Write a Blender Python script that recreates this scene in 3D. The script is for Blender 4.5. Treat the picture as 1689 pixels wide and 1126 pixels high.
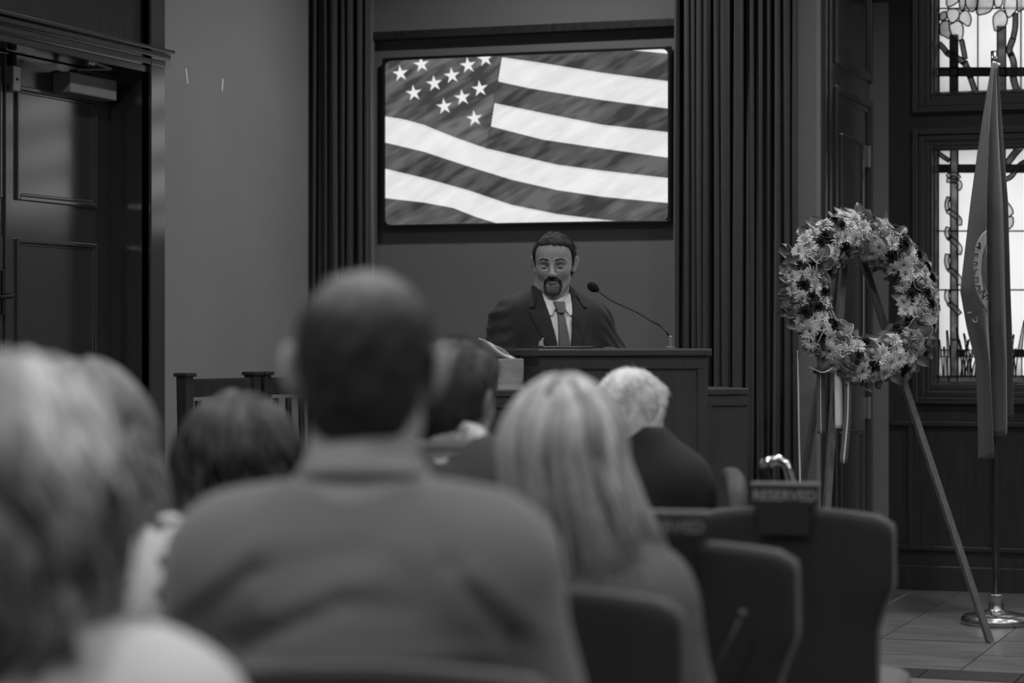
import bpy, bmesh, math, random
import numpy as np
from mathutils import Vector, Matrix
from mathutils.bvhtree import BVHTree

for o in list(bpy.data.objects): bpy.data.objects.remove(o, do_unlink=True)
scene = bpy.context.scene
C = scene.collection
RNG = np.random.default_rng(7)

# ------------------------------------------------------------------ camera, world, lights, exposure
YAW = math.radians(20.0); CAMH = 1.22; FPX = 85.0/36.0*1689.0; CX, CY = 844.5, 563.0
cam = bpy.data.cameras.new('camera'); cam.lens = 85; cam.sensor_width = 36; cam.clip_start = .05; cam.clip_end = 200
cam.dof.use_dof = True; cam.dof.focus_distance = 9.55; cam.dof.aperture_fstop = 2.8
camo = bpy.data.objects.new('camera', cam); C.objects.link(camo)
camo.location = (0, 0, CAMH); camo.rotation_euler = (math.pi/2, 0, YAW)
scene.camera = camo
scene.view_settings.view_transform = 'Standard'; scene.view_settings.look = 'None'
scene.view_settings.gamma = 1.0; scene.view_settings.use_curve_mapping = False
scene.view_settings.exposure = 0.0
W = bpy.data.worlds.new('overcast_sky'); scene.world = W; W.use_nodes = True
W.node_tree.nodes['Background'].inputs[0].default_value = (1, 1, 1, 1)
W.node_tree.nodes['Background'].inputs[1].default_value = 1.45
LAMP_W = 27.0          # watts of each recessed ceiling lamp
CEIL = 3.6

Dv = np.array([-math.sin(YAW), math.cos(YAW), 0]); Rv = np.array([math.cos(YAW), math.sin(YAW), 0]); Zv = np.array([0, 0, 1.])
CAMP = np.array([0, 0, CAMH])
def ray(u, v): return Dv + (u-CX)/FPX*Rv + (CY-v)/FPX*Zv
def PD(u, v, D): return CAMP + ray(u, v)*D                      # point at a known depth
def PY(u, v, Y): q = ray(u, v); return CAMP + q*(Y/q[1])         # point on a wall Y = const
def PX(u, v, X): q = ray(u, v); return CAMP + q*(X/q[0])         # point on a wall X = const
def PF(u, v): return PD(u, v, CAMH*FPX/(v-CY))                   # point on the floor
def FL(u, D): p = PD(u, CY, D); return (p[0], p[1], 0.)          # floor spot below a direction at a depth

# ------------------------------------------------------------------ materials (all grey: a black and white photograph)
def mat(name, v, rough=.6, spec=.5, metal=0., noise=0., nscale=8., stretch=(1, 1, 1), bump=0., bscale=60., coat=0., sheen=0., attr=None, trans=0.):
    m = bpy.data.materials.new(name); m.use_nodes = True
    nt = m.node_tree; N = nt.nodes; L = nt.links; b = N['Principled BSDF']
    b.inputs['Base Color'].default_value = (v, v, v, 1); b.inputs['Roughness'].default_value = rough
    b.inputs['Specular IOR Level'].default_value = spec; b.inputs['Metallic'].default_value = metal
    b.inputs['Coat Weight'].default_value = coat; b.inputs['Coat Roughness'].default_value = .17; b.inputs['Coat IOR'].default_value = 1.85
    b.inputs['Sheen Weight'].default_value = sheen
    tc = N.new('ShaderNodeTexCoord'); mp = N.new('ShaderNodeMapping'); mp.inputs['Scale'].default_value = stretch
    L.new(tc.outputs['Object'], mp.inputs['Vector'])
    src = None
    if noise > 0:
        t = N.new('ShaderNodeTexNoise'); t.inputs['Scale'].default_value = nscale; t.inputs['Detail'].default_value = 5
        L.new(mp.outputs[0], t.inputs['Vector'])
        r = N.new('ShaderNodeMapRange'); r.inputs['From Min'].default_value = .25; r.inputs['From Max'].default_value = .75
        r.inputs['To Min'].default_value = v*(1-noise); r.inputs['To Max'].default_value = v*(1+noise)
        L.new(t.outputs['Fac'], r.inputs['Value']); src = r.outputs[0]
    if attr:
        a = N.new('ShaderNodeAttribute'); a.attribute_name = attr
        if src is not None:
            mm = N.new('ShaderNodeMath'); mm.operation = 'MULTIPLY'; L.new(src, mm.inputs[0]); L.new(a.outputs['Fac'], mm.inputs[1]); src = mm.outputs[0]
        else:
            mm = N.new('ShaderNodeMath'); mm.operation = 'MULTIPLY'; mm.inputs[0].default_value = v; L.new(a.outputs['Fac'], mm.inputs[1]); src = mm.outputs[0]
    if src is not None: L.new(src, b.inputs['Base Color'])
    if bump > 0:
        t = N.new('ShaderNodeTexNoise'); t.inputs['Scale'].default_value = bscale; t.inputs['Detail'].default_value = 3
        L.new(mp.outputs[0], t.inputs['Vector'])
        bp = N.new('ShaderNodeBump'); bp.inputs['Strength'].default_value = bump; bp.inputs['Distance'].default_value = .01
        L.new(t.outputs['Fac'], bp.inputs['Height']); L.new(bp.outputs[0], b.inputs['Normal'])
    if trans > 0:
        out = N['Material Output']; tr = N.new('ShaderNodeBsdfTranslucent'); mx = N.new('ShaderNodeMixShader')
        mx.inputs[0].default_value = trans
        if src is not None: L.new(src, tr.inputs[0])
        else: tr.inputs[0].default_value = (v, v, v, 1)
        L.new(b.outputs[0], mx.inputs[1]); L.new(tr.outputs[0], mx.inputs[2]); L.new(mx.outputs[0], out.inputs[0])
    return m
def emis(name, attr=None, v=1., s=1.):
    m = bpy.data.materials.new(name); m.use_nodes = True; nt = m.node_tree; N = nt.nodes; L = nt.links
    b = N['Principled BSDF']; b.inputs['Base Color'].default_value = (.01, .01, .01, 1); b.inputs['Roughness'].default_value = .25
    b.inputs['Emission Strength'].default_value = s; b.inputs['Emission Color'].default_value = (v, v, v, 1)
    if attr:
        a = N.new('ShaderNodeAttribute'); a.attribute_name = attr; L.new(a.outputs['Fac'], b.inputs['Emission Color'])
    return m
M = {}
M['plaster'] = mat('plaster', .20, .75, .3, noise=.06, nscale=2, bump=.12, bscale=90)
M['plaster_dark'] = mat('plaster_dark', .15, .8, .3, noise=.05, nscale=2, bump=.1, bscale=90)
M['ceiling'] = mat('ceiling_paint', .6, .9, .2)
M['wood'] = mat('dark_stained_wood', .026, .28, .6, noise=.3, nscale=6, stretch=(9, 9, .7), bump=.04, bscale=40)
M['door_wood'] = mat('varnished_door_wood', .022, .2, 1.0, noise=.10, nscale=4, stretch=(4, 4, .5), coat=1.0)
M['lectern'] = mat('lectern_wood', .036, .42, .4, noise=.18, nscale=5, stretch=(8, 8, .8))
M['curtain'] = mat('curtain_cloth', .042, .85, .2, noise=.12, nscale=30, sheen=.15)
M['carpet'] = mat('carpet', .14, .95, .1, noise=.3, nscale=160, bump=.5, bscale=300)
M['tile'] = mat('stone_tile', .13, .28, .5, noise=.35, nscale=3, stretch=(1, 6, 1), bump=.03, bscale=20)
M['tile_dark'] = mat('dark_stone_tile', .025, .4, .5, noise=.4, nscale=40)
M['grout'] = mat('grout', .30, .9, .2)
M['black'] = mat('black_plastic', .008, .35, .5)
M['soft_black'] = mat('matt_black', .01, .7, .3)
M['metal'] = mat('brushed_metal', .45, .28, .5, metal=1.)
M['brass'] = mat('polished_brass', .42, .25, .5, metal=1., noise=.1, nscale=20)
M['chrome'] = mat('chrome', .7, .1, .5, metal=1.)
M['hinge'] = mat('hinge_metal', .30, .35, .5, metal=.7)
M['grey_plastic'] = mat('grey_plastic', .16, .5, .5)
M['lamp'] = emis('lamp_glass', None, 1., 6.)
M['skin'] = mat('skin', .30, .5, .4, noise=.06, nscale=30, bump=.04, bscale=160)
M['skin_light'] = mat('fair_skin', .34, .5, .4, noise=.06, nscale=30)
M['skin_back'] = mat('tanned_skin', .24, .55, .35, noise=.08, nscale=25)

# ------------------------------------------------------------------ object helpers
def link(name, me, m=None, parent=None, smooth=False):
    o = bpy.data.objects.new(name, me); C.objects.link(o)
    if m is not None and len(me.materials) == 0: me.materials.append(M[m] if isinstance(m, str) else m)
    if smooth: me.polygons.foreach_set('use_smooth', [True]*len(me.polygons))
    if parent is not None: o.parent = parent
    return o
def tag(o, label, cat, group=None):
    o['label'] = label; o['category'] = cat
    if group: o['group'] = group
    return o
def struct(o, label=None):
    o['kind'] = 'structure'
    if label: o['label'] = label
    return o
def empty(name, loc=(0, 0, 0), rz=0., label=None, cat=None, group=None, parent=None):
    o = bpy.data.objects.new(name, None); C.objects.link(o); o.empty_display_size = .1
    o.location = loc; o.rotation_euler = (0, 0, rz)
    if parent is not None: o.parent = parent
    if label: tag(o, label, cat, group)
    return o
class MB:
    def __init__(s): s.v = []; s.f = []
    def box(s, lo, hi):
        b = len(s.v); x0, y0, z0 = lo; x1, y1, z1 = hi
        s.v += [(x0,y0,z0),(x1,y0,z0),(x1,y1,z0),(x0,y1,z0),(x0,y0,z1),(x1,y0,z1),(x1,y1,z1),(x0,y1,z1)]
        s.f += [tuple(b+i for i in q) for q in ((0,3,2,1),(4,5,6,7),(0,1,5,4),(1,2,6,5),(2,3,7,6),(3,0,4,7))]
        return s
    def obox(s, c, h, R):                                  # oriented box: centre, half sizes, 3x3 columns
        b = len(s.v); c = np.array(c); R = np.array(R)
        for sz in (-1, 1):
            for sx, sy in ((-1,-1),(1,-1),(1,1),(-1,1)):
                s.v.append(tuple(c + R @ np.array([sx*h[0], sy*h[1], sz*h[2]])))
        s.f += [tuple(b+i for i in q) for q in ((0,3,2,1),(4,5,6,7),(0,1,5,4),(1,2,6,5),(2,3,7,6),(3,0,4,7))]
        return s
    def bar(s, a, b2, w, t, up=(0, 0, 1)):                 # rectangular bar from a to b
        a = np.array(a, float); b2 = np.array(b2, float); d = b2-a; L = np.linalg.norm(d); d /= L
        x = np.cross(np.array(up, float), d); x /= np.linalg.norm(x); y = np.cross(d, x)
        return s.obox((a+b2)/2, (w/2, t/2, L/2), np.stack([x, y, d], 1))
    def tube(s, pts, r, n=8, cap=True):
        pts = np.array(pts, float); k = len(pts); r = np.broadcast_to(np.array(r, float), (k,))
        T = np.gradient(pts, axis=0); T /= np.linalg.norm(T, axis=1)[:, None]+1e-9
        up = np.array([0, 0, 1.]) if abs(T[0][2]) < .9 else np.array([1., 0, 0])
        b = len(s.v); x = np.cross(up, T[0])
        for i in range(k):
            x = x - T[i]*np.dot(x, T[i]); x /= np.linalg.norm(x)+1e-9; y = np.cross(T[i], x)
            for j in range(n):
                a = 2*math.pi*j/n; s.v.append(tuple(pts[i]+r[i]*(math.cos(a)*x+math.sin(a)*y)))
        for i in range(k-1):
            for j in range(n):
                s.f.append((b+i*n+j, b+i*n+(j+1) % n, b+(i+1)*n+(j+1) % n, b+(i+1)*n+j))
        if cap:
            s.f.append(tuple(b+j for j in range(n-1, -1, -1))); s.f.append(tuple(b+(k-1)*n+j for j in range(n)))
        return s
    def lathe(s, prof, n=32, c=(0, 0, 0)):
        b = len(s.v); k = len(prof)
        for r, z in prof:
            for j in range(n):
                a = 2*math.pi*j/n; s.v.append((c[0]+r*math.cos(a), c[1]+r*math.sin(a), c[2]+z))
        for i in range(k-1):
            for j in range(n):
                s.f.append((b+i*n+j, b+i*n+(j+1) % n, b+(i+1)*n+(j+1) % n, b+(i+1)*n+j))
        s.f.append(tuple(b+j for j in range(n-1, -1, -1))); s.f.append(tuple(b+(k-1)*n+j for j in range(n)))
        return s
    def prism(s, poly, n0, n1):                            # poly: 3D outline, extruded from offset n0 to n1 (vectors)
        b = len(s.v); k = len(poly)
        for off in (n0, n1):
            for p in poly: s.v.append(tuple(np.array(p)+np.array(off)))
        s.f.append(tuple(b+i for i in range(k-1, -1, -1))); s.f.append(tuple(b+k+i for i in range(k)))
        for i in range(k): s.f.append((b+i, b+(i+1) % k, b+k+(i+1) % k, b+k+i))
        return s
    def grid(s, P, closed=False):                          # P: (a,b,3)
        a, b2 = P.shape[:2]; b = len(s.v); s.v += [tuple(p) for p in P.reshape(-1, 3)]
        for i in range(a-1):
            for j in range(b2-1): s.f.append((b+i*b2+j, b+i*b2+j+1, b+(i+1)*b2+j+1, b+(i+1)*b2+j))
        return s
    def mesh(s, name='m'):
        me = bpy.data.meshes.new(name); me.from_pydata([tuple(map(float, v)) for v in s.v], [], s.f); me.update(); return me
    def build(s, name, m, parent=None, smooth=False, bevel=0., seg=2, solid=0.):
        me = s.mesh(name); o = link(name, me, m, parent, smooth)
        if solid:
            md = o.modifiers.new('solid', 'SOLIDIFY'); md.thickness = solid; md.offset = 0
        if bevel:
            md = o.modifiers.new('bevel', 'BEVEL'); md.width = bevel; md.segments = seg; md.limit_method = 'ANGLE'
        return o
def box(name, lo, hi, m, parent=None, bevel=0.):
    lo = np.minimum(lo, hi); hi2 = np.maximum(lo, hi); return MB().box(lo, hi2).build(name, m, parent, bevel=bevel)
def rect_frame(mb, x0, x1, z0, z1, w, y0, y1):             # mitre-free frame in an XZ plane
    mb.box((x0, y0, z0), (x0+w, y1, z1)); mb.box((x1-w, y0, z0), (x1, y1, z1))
    mb.box((x0+w, y0, z0), (x1-w, y1, z0+w)); mb.box((x0+w, y0, z1-w), (x1-w, y1, z1))
def rect_frame_x(mb, y0, y1, z0, z1, w, x0, x1):           # the same in a YZ plane
    mb.box((x0, y0, z0), (x1, y0+w, z1)); mb.box((x0, y1-w, z0), (x1, y1, z1))
    mb.box((x0, y0+w, z0), (x1, y1-w, z0+w)); mb.box((x0, y0+w, z1-w), (x1, y1-w, z1))
def copy_tree(o, parent=None):
    c = o.copy(); C.objects.link(c); c.parent = parent
    for ch in list(o.children): copy_tree(ch, c)
    return c
_txt = {}
def text_mesh(txt, size, depth=.0004):
    if (txt, size) in _txt: return _txt[(txt, size)]
    cu = bpy.data.curves.new('t', 'FONT'); cu.body = txt; cu.size = size; cu.align_x = 'CENTER'; cu.align_y = 'CENTER'; cu.extrude = depth; cu.offset = size*.012
    ob = bpy.data.objects.new('t', cu); C.objects.link(ob); bpy.context.view_layer.update()
    me = bpy.data.meshes.new_from_object(ob.evaluated_get(bpy.context.evaluated_depsgraph_get()))
    bpy.data.objects.remove(ob, do_unlink=True); _txt[(txt, size)] = me; return me

# smooth sum-of-sines noise for numpy arrays of points
_nk = RNG.normal(size=(24, 3)); _nk /= np.linalg.norm(_nk, axis=1)[:, None]; _np = RNG.uniform(0, 6.28, 24)
def snoise(P, freq):
    out = np.zeros(len(P))
    for i in range(24):
        out += np.sin((P @ _nk[i])*freq*(.6+.8*(i % 5)/4)+_np[i])
    return out/5.0

# ------------------------------------------------------------------ signed distance fields -> one continuous surface
class SDF:
    def __init__(s, lo, hi, h, fine=None, hf=None):
        ax = []
        for i in range(3):
            if fine is None: a = np.arange(lo[i], hi[i]+h, h)
            else:
                f0, f1 = fine[0][i], fine[1][i]
                a = np.concatenate([np.arange(lo[i], f0-h*.5, h), np.arange(f0, f1, hf), np.arange(f1, hi[i]+h, h)])
                a = np.unique(np.round(a, 5))
            ax.append(a.astype(np.float64))
        s.ax = ax; s.f = np.full([len(a) for a in ax], 9., np.float32); s.R = np.eye(3); s.o = np.zeros(3); s.mh = h
    def frame(s, R=None, o=(0, 0, 0)): s.R = np.eye(3) if R is None else np.array(R); s.o = np.array(o, float)
    def _blk(s, c, rad):
        w = s.R @ np.array(c, float) + s.o; sl = []
        for i in range(3):
            a = max(0, np.searchsorted(s.ax[i], w[i]-rad)-1); b = min(len(s.ax[i]), np.searchsorted(s.ax[i], w[i]+rad)+1); sl.append(slice(a, b))
        if any(q.stop-q.start < 1 for q in sl): return None, None
        X, Y, Z = np.meshgrid(s.ax[0][sl[0]]-s.o[0], s.ax[1][sl[1]]-s.o[1], s.ax[2][sl[2]]-s.o[2], indexing='ij')
        R = s.R
        return tuple(sl), (R[0,0]*X+R[1,0]*Y+R[2,0]*Z, R[0,1]*X+R[1,1]*Y+R[2,1]*Z, R[0,2]*X+R[1,2]*Y+R[2,2]*Z)
    def _op(s, sl, d, k, op):
        a = s.f[sl]; k = max(k, 1e-5)
        if op == 'u': h = np.clip(.5+.5*(d-a)/k, 0, 1); r = d*(1-h)+a*h-k*h*(1-h)
        elif op == 's': h = np.clip(.5-.5*(d+a)/k, 0, 1); r = a*(1-h)-d*h+k*h*(1-h)
        else: h = np.clip(.5-.5*(d-a)/k, 0, 1); r = d*(1-h)+a*h+k*h*(1-h)
        s.f[sl] = r
    def ell(s, c, r, k=.02, op='u', rx=0., ry=0., rz=0.):
        r = np.broadcast_to(np.array(r, float), (3,)); sl, q = s._blk(c, max(r)+k+2.5*s.mh)
        if sl is None: return
        X, Y, Z = q[0]-c[0], q[1]-c[1], q[2]-c[2]
        if rx or ry or rz:
            Q = np.array((Matrix.Rotation(rz, 3, 'Z') @ Matrix.Rotation(ry, 3, 'Y') @ Matrix.Rotation(rx, 3, 'X')))
            X, Y, Z = Q[0,0]*X+Q[1,0]*Y+Q[2,0]*Z, Q[0,1]*X+Q[1,1]*Y+Q[2,1]*Z, Q[0,2]*X+Q[1,2]*Y+Q[2,2]*Z
        k0 = np.sqrt((X/r[0])**2+(Y/r[1])**2+(Z/r[2])**2); k1 = np.sqrt((X/r[0]**2)**2+(Y/r[1]**2)**2+(Z/r[2]**2)**2)+1e-9
        s._op(sl, k0*(k0-1)/k1, k, op)
    def cap(s, a, b, ra, rb, k=.02, op='u'):
        a = np.array(a, float); b = np.array(b, float); c = (a+b)/2; L = np.linalg.norm(b-a)
        sl, q = s._blk(c, L/2+max(ra, rb)+k+2.5*s.mh)
        if sl is None: return
        d = b-a; X, Y, Z = q[0]-a[0], q[1]-a[1], q[2]-a[2]
        t = np.clip((X*d[0]+Y*d[1]+Z*d[2])/(L*L+1e-9), 0, 1)
        s._op(sl, np.sqrt((X-t*d[0])**2+(Y-t*d[1])**2+(Z-t*d[2])**2)-(ra+(rb-ra)*t), k, op)
    def local(s):                                           # the whole grid in the current frame
        return s._blk((0, 0, 0), 99)[1]
    def func(s, fn, op='i', k=.004):
        q = s.local(); s._op((slice(None),)*3, fn(*q), k, op)
    def mesh(s, smooth=1, disp=None):
        f = s.f; g = f < 0; n = [a-1 for a in f.shape]
        cnt = np.zeros(n, np.int8)
        for i in (0, 1):
            for j in (0, 1):
                for k in (0, 1): cnt += g[i:i+n[0], j:j+n[1], k:k+n[2]]
        act = (cnt > 0) & (cnt < 8); I = np.argwhere(act); idm = np.full(n, -1, np.int64); idm[act] = np.arange(len(I))
        acc = np.zeros((len(I), 3)); num = np.zeros(len(I))
        corners = [(i, j, k) for i in (0, 1) for j in (0, 1) for k in (0, 1)]
        for p in corners:
            for a in range(3):
                if p[a]: continue
                q = list(p); q[a] = 1
                i1 = I+np.array(p); i2 = I+np.array(q)
                f1 = f[tuple(i1.T)].astype(float); f2 = f[tuple(i2.T)].astype(float); m = (f1 < 0) != (f2 < 0)
                t = np.where(m, f1/np.where(m, f1-f2, 1), 0)
                for c in range(3):
                    x1 = s.ax[c][i1[:, c]]; x2 = s.ax[c][i2[:, c]]; acc[:, c] += np.where(m, x1+(x2-x1)*t, 0)
                num += m
        V = acc/np.maximum(num, 1)[:, None]; Q = []
        for a in range(3):
            b, c = (a+1) % 3, (a+2) % 3
            s1 = [slice(1, -1)]*3; s2 = [slice(1, -1)]*3; s1[a] = slice(0, -1); s2[a] = slice(1, None)
            g1 = g[tuple(s1)]; g2 = g[tuple(s2)]; e = np.argwhere(g1 != g2)
            if not len(e): continue
            fl = g1[tuple(e.T)]; base = e.copy(); base[:, b] += 1; base[:, c] += 1
            def cell(db, dc):
                q = base.copy(); q[:, b] += db; q[:, c] += dc; return idm[tuple(q.T)]
            q4 = np.stack([cell(-1, -1), cell(0, -1), cell(0, 0), cell(-1, 0)], 1)
            q4[~fl] = q4[~fl][:, ::-1]; Q.append(q4)
        Q = np.concatenate(Q); Q = Q[(Q >= 0).all(1)]
        for _ in range(smooth):
            s1 = np.zeros_like(V); n1 = np.zeros(len(V))
            for i in range(4):
                x, y = Q[:, i], Q[:, (i+1) % 4]
                for c in range(3): s1[:, c] += np.bincount(x, V[y, c], len(V))+np.bincount(y, V[x, c], len(V))
                n1 += np.bincount(x, minlength=len(V))+np.bincount(y, minlength=len(V))
            V = V*.5+.5*s1/np.maximum(n1, 1)[:, None]
        if disp is not None:
            nn = np.zeros_like(V); fn = np.cross(V[Q[:, 2]]-V[Q[:, 0]], V[Q[:, 3]]-V[Q[:, 1]])
            for i in range(4):
                for c in range(3): nn[:, c] += np.bincount(Q[:, i], fn[:, c], len(V))
            nn /= np.linalg.norm(nn, axis=1)[:, None]+1e-12
            V = V+nn*disp(V, nn)[:, None]
        return V, Q
def np_mesh(name, V, Q, shade=None):
    me = bpy.data.meshes.new(name); nv, nf, w = len(V), len(Q), Q.shape[1]
    me.vertices.add(nv); me.vertices.foreach_set('co', np.ascontiguousarray(V, dtype=np.float32).ravel())
    me.loops.add(nf*w); me.loops.foreach_set('vertex_index', np.ascontiguousarray(Q, dtype=np.int32).ravel())
    me.polygons.add(nf); me.polygons.foreach_set('loop_start', np.arange(0, nf*w, w, dtype=np.int32))
    me.update(calc_edges=True); me.validate()
    me.polygons.foreach_set('use_smooth', np.ones(len(me.polygons), bool))
    if shade is not None:
        a = me.attributes.new('shade', 'FLOAT', 'POINT'); a.data.foreach_set('value', np.ascontiguousarray(shade, dtype=np.float32))
    return me
def tubes_np(paths, rad, shade, n=4):                       # (S,K,3) strand paths -> one mesh with a shade per strand
    S, K, _ = paths.shape; T = np.gradient(paths, axis=1); T /= np.linalg.norm(T, axis=2)[..., None]+1e-9
    ref = RNG.normal(size=(S, 1, 3)); X = np.cross(T, ref); X /= np.linalg.norm(X, axis=2)[..., None]+1e-9; Y = np.cross(T, X)
    rad = np.broadcast_to(rad, (S, K)); ang = np.arange(n)*2*math.pi/n
    V = paths[:, :, None, :]+rad[:, :, None, None]*(np.cos(ang)[None, None, :, None]*X[:, :, None, :]+np.sin(ang)[None, None, :, None]*Y[:, :, None, :])
    idx = np.arange(S*K*n).reshape(S, K, n); nx = np.roll(idx, -1, axis=2)
    Q = np.stack([idx[:, :-1], nx[:, :-1], nx[:, 1:], idx[:, 1:]], -1).reshape(-1, 4)
    sh = np.broadcast_to(shade[:, None, None] if shade.ndim == 1 else shade[:, :, None], (S, K, n)).ravel()
    return V.reshape(-1, 3), Q, sh
def poly_sdf(x, z, P):                                      # signed distance to a 2D polygon
    P = np.array(P, float); d = np.full(x.shape, 1e9); ins = np.zeros(x.shape, bool); n = len(P)
    for i in range(n):
        a, b = P[i], P[(i+1) % n]; e = b-a; wx, wz = x-a[0], z-a[1]
        t = np.clip((wx*e[0]+wz*e[1])/(e @ e+1e-12), 0, 1); d = np.minimum(d, (wx-t*e[0])**2+(wz-t*e[1])**2)
        c = ((a[1] <= z) & (b[1] > z)) | ((b[1] <= z) & (a[1] > z))
        ins ^= c & (x < a[0]+(z-a[1])/(b[1]-a[1]+1e-12)*e[0])
    d = np.sqrt(d); return np.where(ins, -d, d)
# ------------------------------------------------------------------ the room
XL, XR, YB, YW = -4.95, 4.2, -3.2, 11.87
YC = 10.77; XP = -2.43                                      # front of the curtain recess, panelled side face
box_ = lambda n, lo, hi, m, **k: struct(box(n, lo, hi, m, **k))
DY0, DY1, DZ = 7.46, 9.07, 2.36                              # double door opening in the left wall
fl = MB().box((XL-.3, YB, -.1), (XR, 8.74, 0)); fl.box((XL-.3, 8.74, -.1), (XR, YW+.1, -.012))
floor = struct(fl.build('floor', 'carpet')); 
floor.data.materials.append(M['grout'])
for p in floor.data.polygons:
    if p.index >= 6: p.material_index = 1
ts = .47; mt = MB().box((.0025, .0025, -.011), (ts-.0025, ts-.0025, .0)).mesh('floor_tile'); mt.materials.append(M['tile'])
x0t = -1.975-ts*6
def variants(base, n, lo, hi, name):
    return base
first = None
for i in range(19):
    for j in range(7):
        x = x0t+ts*i; y = 8.995+ts*j
        if x < XL-.3 or x+ts > XR: continue
        w = min(ts, YW-y)
        if w < .05: continue
        if w < ts-.001:
            me = MB().box((.0025, .0025, -.011), (ts-.0025, w-.002, .0)).mesh('floor_tile'); me.materials.append(M['tile'])
        else: me = mt
        o = link('floor_tile', me, None, floor); o.location = (x, y, RNG.uniform(-.0006, .0006))
bt = MB().box((.003, .002, -.011), (.347, .245, .001)).mesh('border_tile'); bt.materials.append(M['tile_dark'])
for i in range(25):
    x = -1.62-.35*8+.35*i
    if x < XL or x+.35 > XR: continue
    o = link('border_tile', bt, None, floor); o.location = (x, 8.745, RNG.uniform(-.0005, .0005))
box_('ceiling', (XL-.3, YB, CEIL), (XR+.2, YW+.2, CEIL+.15), 'ceiling')
box_('wall_back_of_hall', (XL-.3, YB-.15, 0), (XR+.2, YB, CEIL), 'plaster')
box_('wall_right', (XR, YB, 0), (XR+.2, YW+.2, CEIL), 'plaster')
wl = MB().box((XL-.25, YB, 0), (XL, DY0-.15, CEIL)); wl.box((XL-.25, DY1+.14, 0), (XL, YW, CEIL))
wl.box((XL-.34, DY0-.3, 0), (XL-.27, DY1+.3, CEIL)); wl.box((XL-.25, DY0-.15, DZ+.08), (XL-.03, DY1+.14, CEIL))  # first box: unseen backing behind the doors, added to block light leaks
wall_left = struct(wl.build('wall_left', 'plaster'))
# two small pale marks on the plaster
for (a, b) in (((306, 113), (309, 138)), ((367, 130), (366, 150))):
    p, q = PX(a[0], a[1], XL), PX(b[0], b[1], XL)
    mb = MB().bar((XL+.001, p[1], p[2]), (XL+.001, q[1], q[2]), .012, .002, up=(1, 0, 0)); mb.build('pale_mark', mat('pale_matt', .6, .9), wall_left)
# double door in the left wall: casing, cornice, transom panel, leaves
tr = MB()
tr.box((XL-.18, DY1, 0), (XL+.02, DY1+.14, CEIL)); tr.box((XL-.18, DY0-.14, 0), (XL+.02, DY0, CEIL))
tr.box((XL-.20, DY0, DZ), (XL+.005, DY1, DZ+.09))
trim1 = struct(tr.build('trim_1', 'door_wood', bevel=.004))
mb = MB().box((XL-.20, DY0, DZ+.09), (XL-.012, DY1, CEIL)); mb.build('transom_panel', 'wood', trim1)
mb = MB()
for k, (dz, pr, h) in enumerate(((-.075, .012, .03), (-.04, .026, .026), (-.008, .042, .022), (.018, .055, .016))):
    mb.box((XL, DY0-.14-pr+.02, DZ+.07+dz), (XL+pr, DY1+.14+pr-.03, DZ+.07+dz+h))
mb.build('cornice', 'door_wood', trim1, bevel=.004)
mb = MB().box((XL-.02, DY1+.0, 0), (XL+.028, DY1+.012, CEIL)); mb.build('casing_bead', 'door_wood', trim1, bevel=.004)
XD = -5.12
def leaf(name, y0, y1, hinge_right):
    m = MB().box((XD-.045, y0+.002, .01), (XD, y1-.002, DZ-.005)); o = struct(m.build(name, 'door_wood'))
    ya, yb = (y0+.055, y1-.12) if hinge_right else (y0+.12, y1-.055)
    for (z0, z1) in ((1.78, 2.235), (.28, 1.63)):
        f = MB(); rect_frame_x(f, ya, yb, z0, z1, .018, XD-.002, XD+.012); rect_frame_x(f, ya+.018, yb-.018, z0+.018, z1-.018, .012, XD-.002, XD+.006)
        f.build('panel_moulding', 'door_wood', o, bevel=.005)
        MB().box((XD-.001, ya+.03, z0+.03), (XD+.002, yb-.03, z1-.03)).build('door_panel', 'door_wood', o)
    return o
YM = 8.265
d1 = leaf('door_1', YM, DY1, True); d2 = leaf('door_2', DY0, YM, False)
mb = MB().box((XD, YM-.035, .01), (XD+.012, YM-.004, DZ-.01)); mb.build('astragal', 'door_wood', d2, bevel=.003)
# lever handle on the leaf that shows at the picture edge
h = MB(); h.box((XD, YM-.075, 1.32), (XD+.012, YM-.035, 1.5)); h.build('lock_plate', 'soft_black', d2, bevel=.003)
h = MB().tube([(XD+.01, YM-.055, 1.40), (XD+.06, YM-.055, 1.40), (XD+.065, YM-.09, 1.395), (XD+.065, YM-.16, 1.39)], .009); h.build('door_handle', 'soft_black', d2, smooth=True)
cl = empty('door_closer', (XD, 8.6, 2.27), label='boxy surface door closer mounted on top of dark panelled door', cat='door closer')
MB().box((.0, 0, -.04), (.085, .38, .045)).build('closer_body', 'grey_plastic', cl, bevel=.006)
MB().tube([(.04, .10, .045), (.04, .10, .062)], .018, 12).build('spindle', 'soft_black', cl)
MB().bar((.04, .10, .062), (.13, .24, .075), .022, .006).build('arm', 'hinge_metal' if False else 'hinge', cl)
MB().bar((.13, .24, .078), (.165, .02, .082), .016, .006).build('forearm', 'hinge', cl)
MB().box((.15, .0, .07), (.17, .05, .088)).build('arm_bracket', 'hinge', cl, bevel=.002)
mg = empty('door_holder', (XD, YM-.03, 2.2), label='small pale metal box hanging at the meeting stile of the double door', cat='door hardware')
MB().box((0, .0, 0), (.045, .055, .105)).build('holder_case', 'metal', mg, bevel=.006)
MB().box((.012, .012, .105), (.034, .042, .155)).build('holder_bracket', 'soft_black', mg, bevel=.003)
MB().box((.045, .02, .045), (.047, .03, .055)).build('screw', 'soft_black', mg)
# baseboards
box_('baseboard_left', (XL, DY1+.14, 0), (XL+.018, 10.6, .14), 'wood', bevel=.004)

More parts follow.
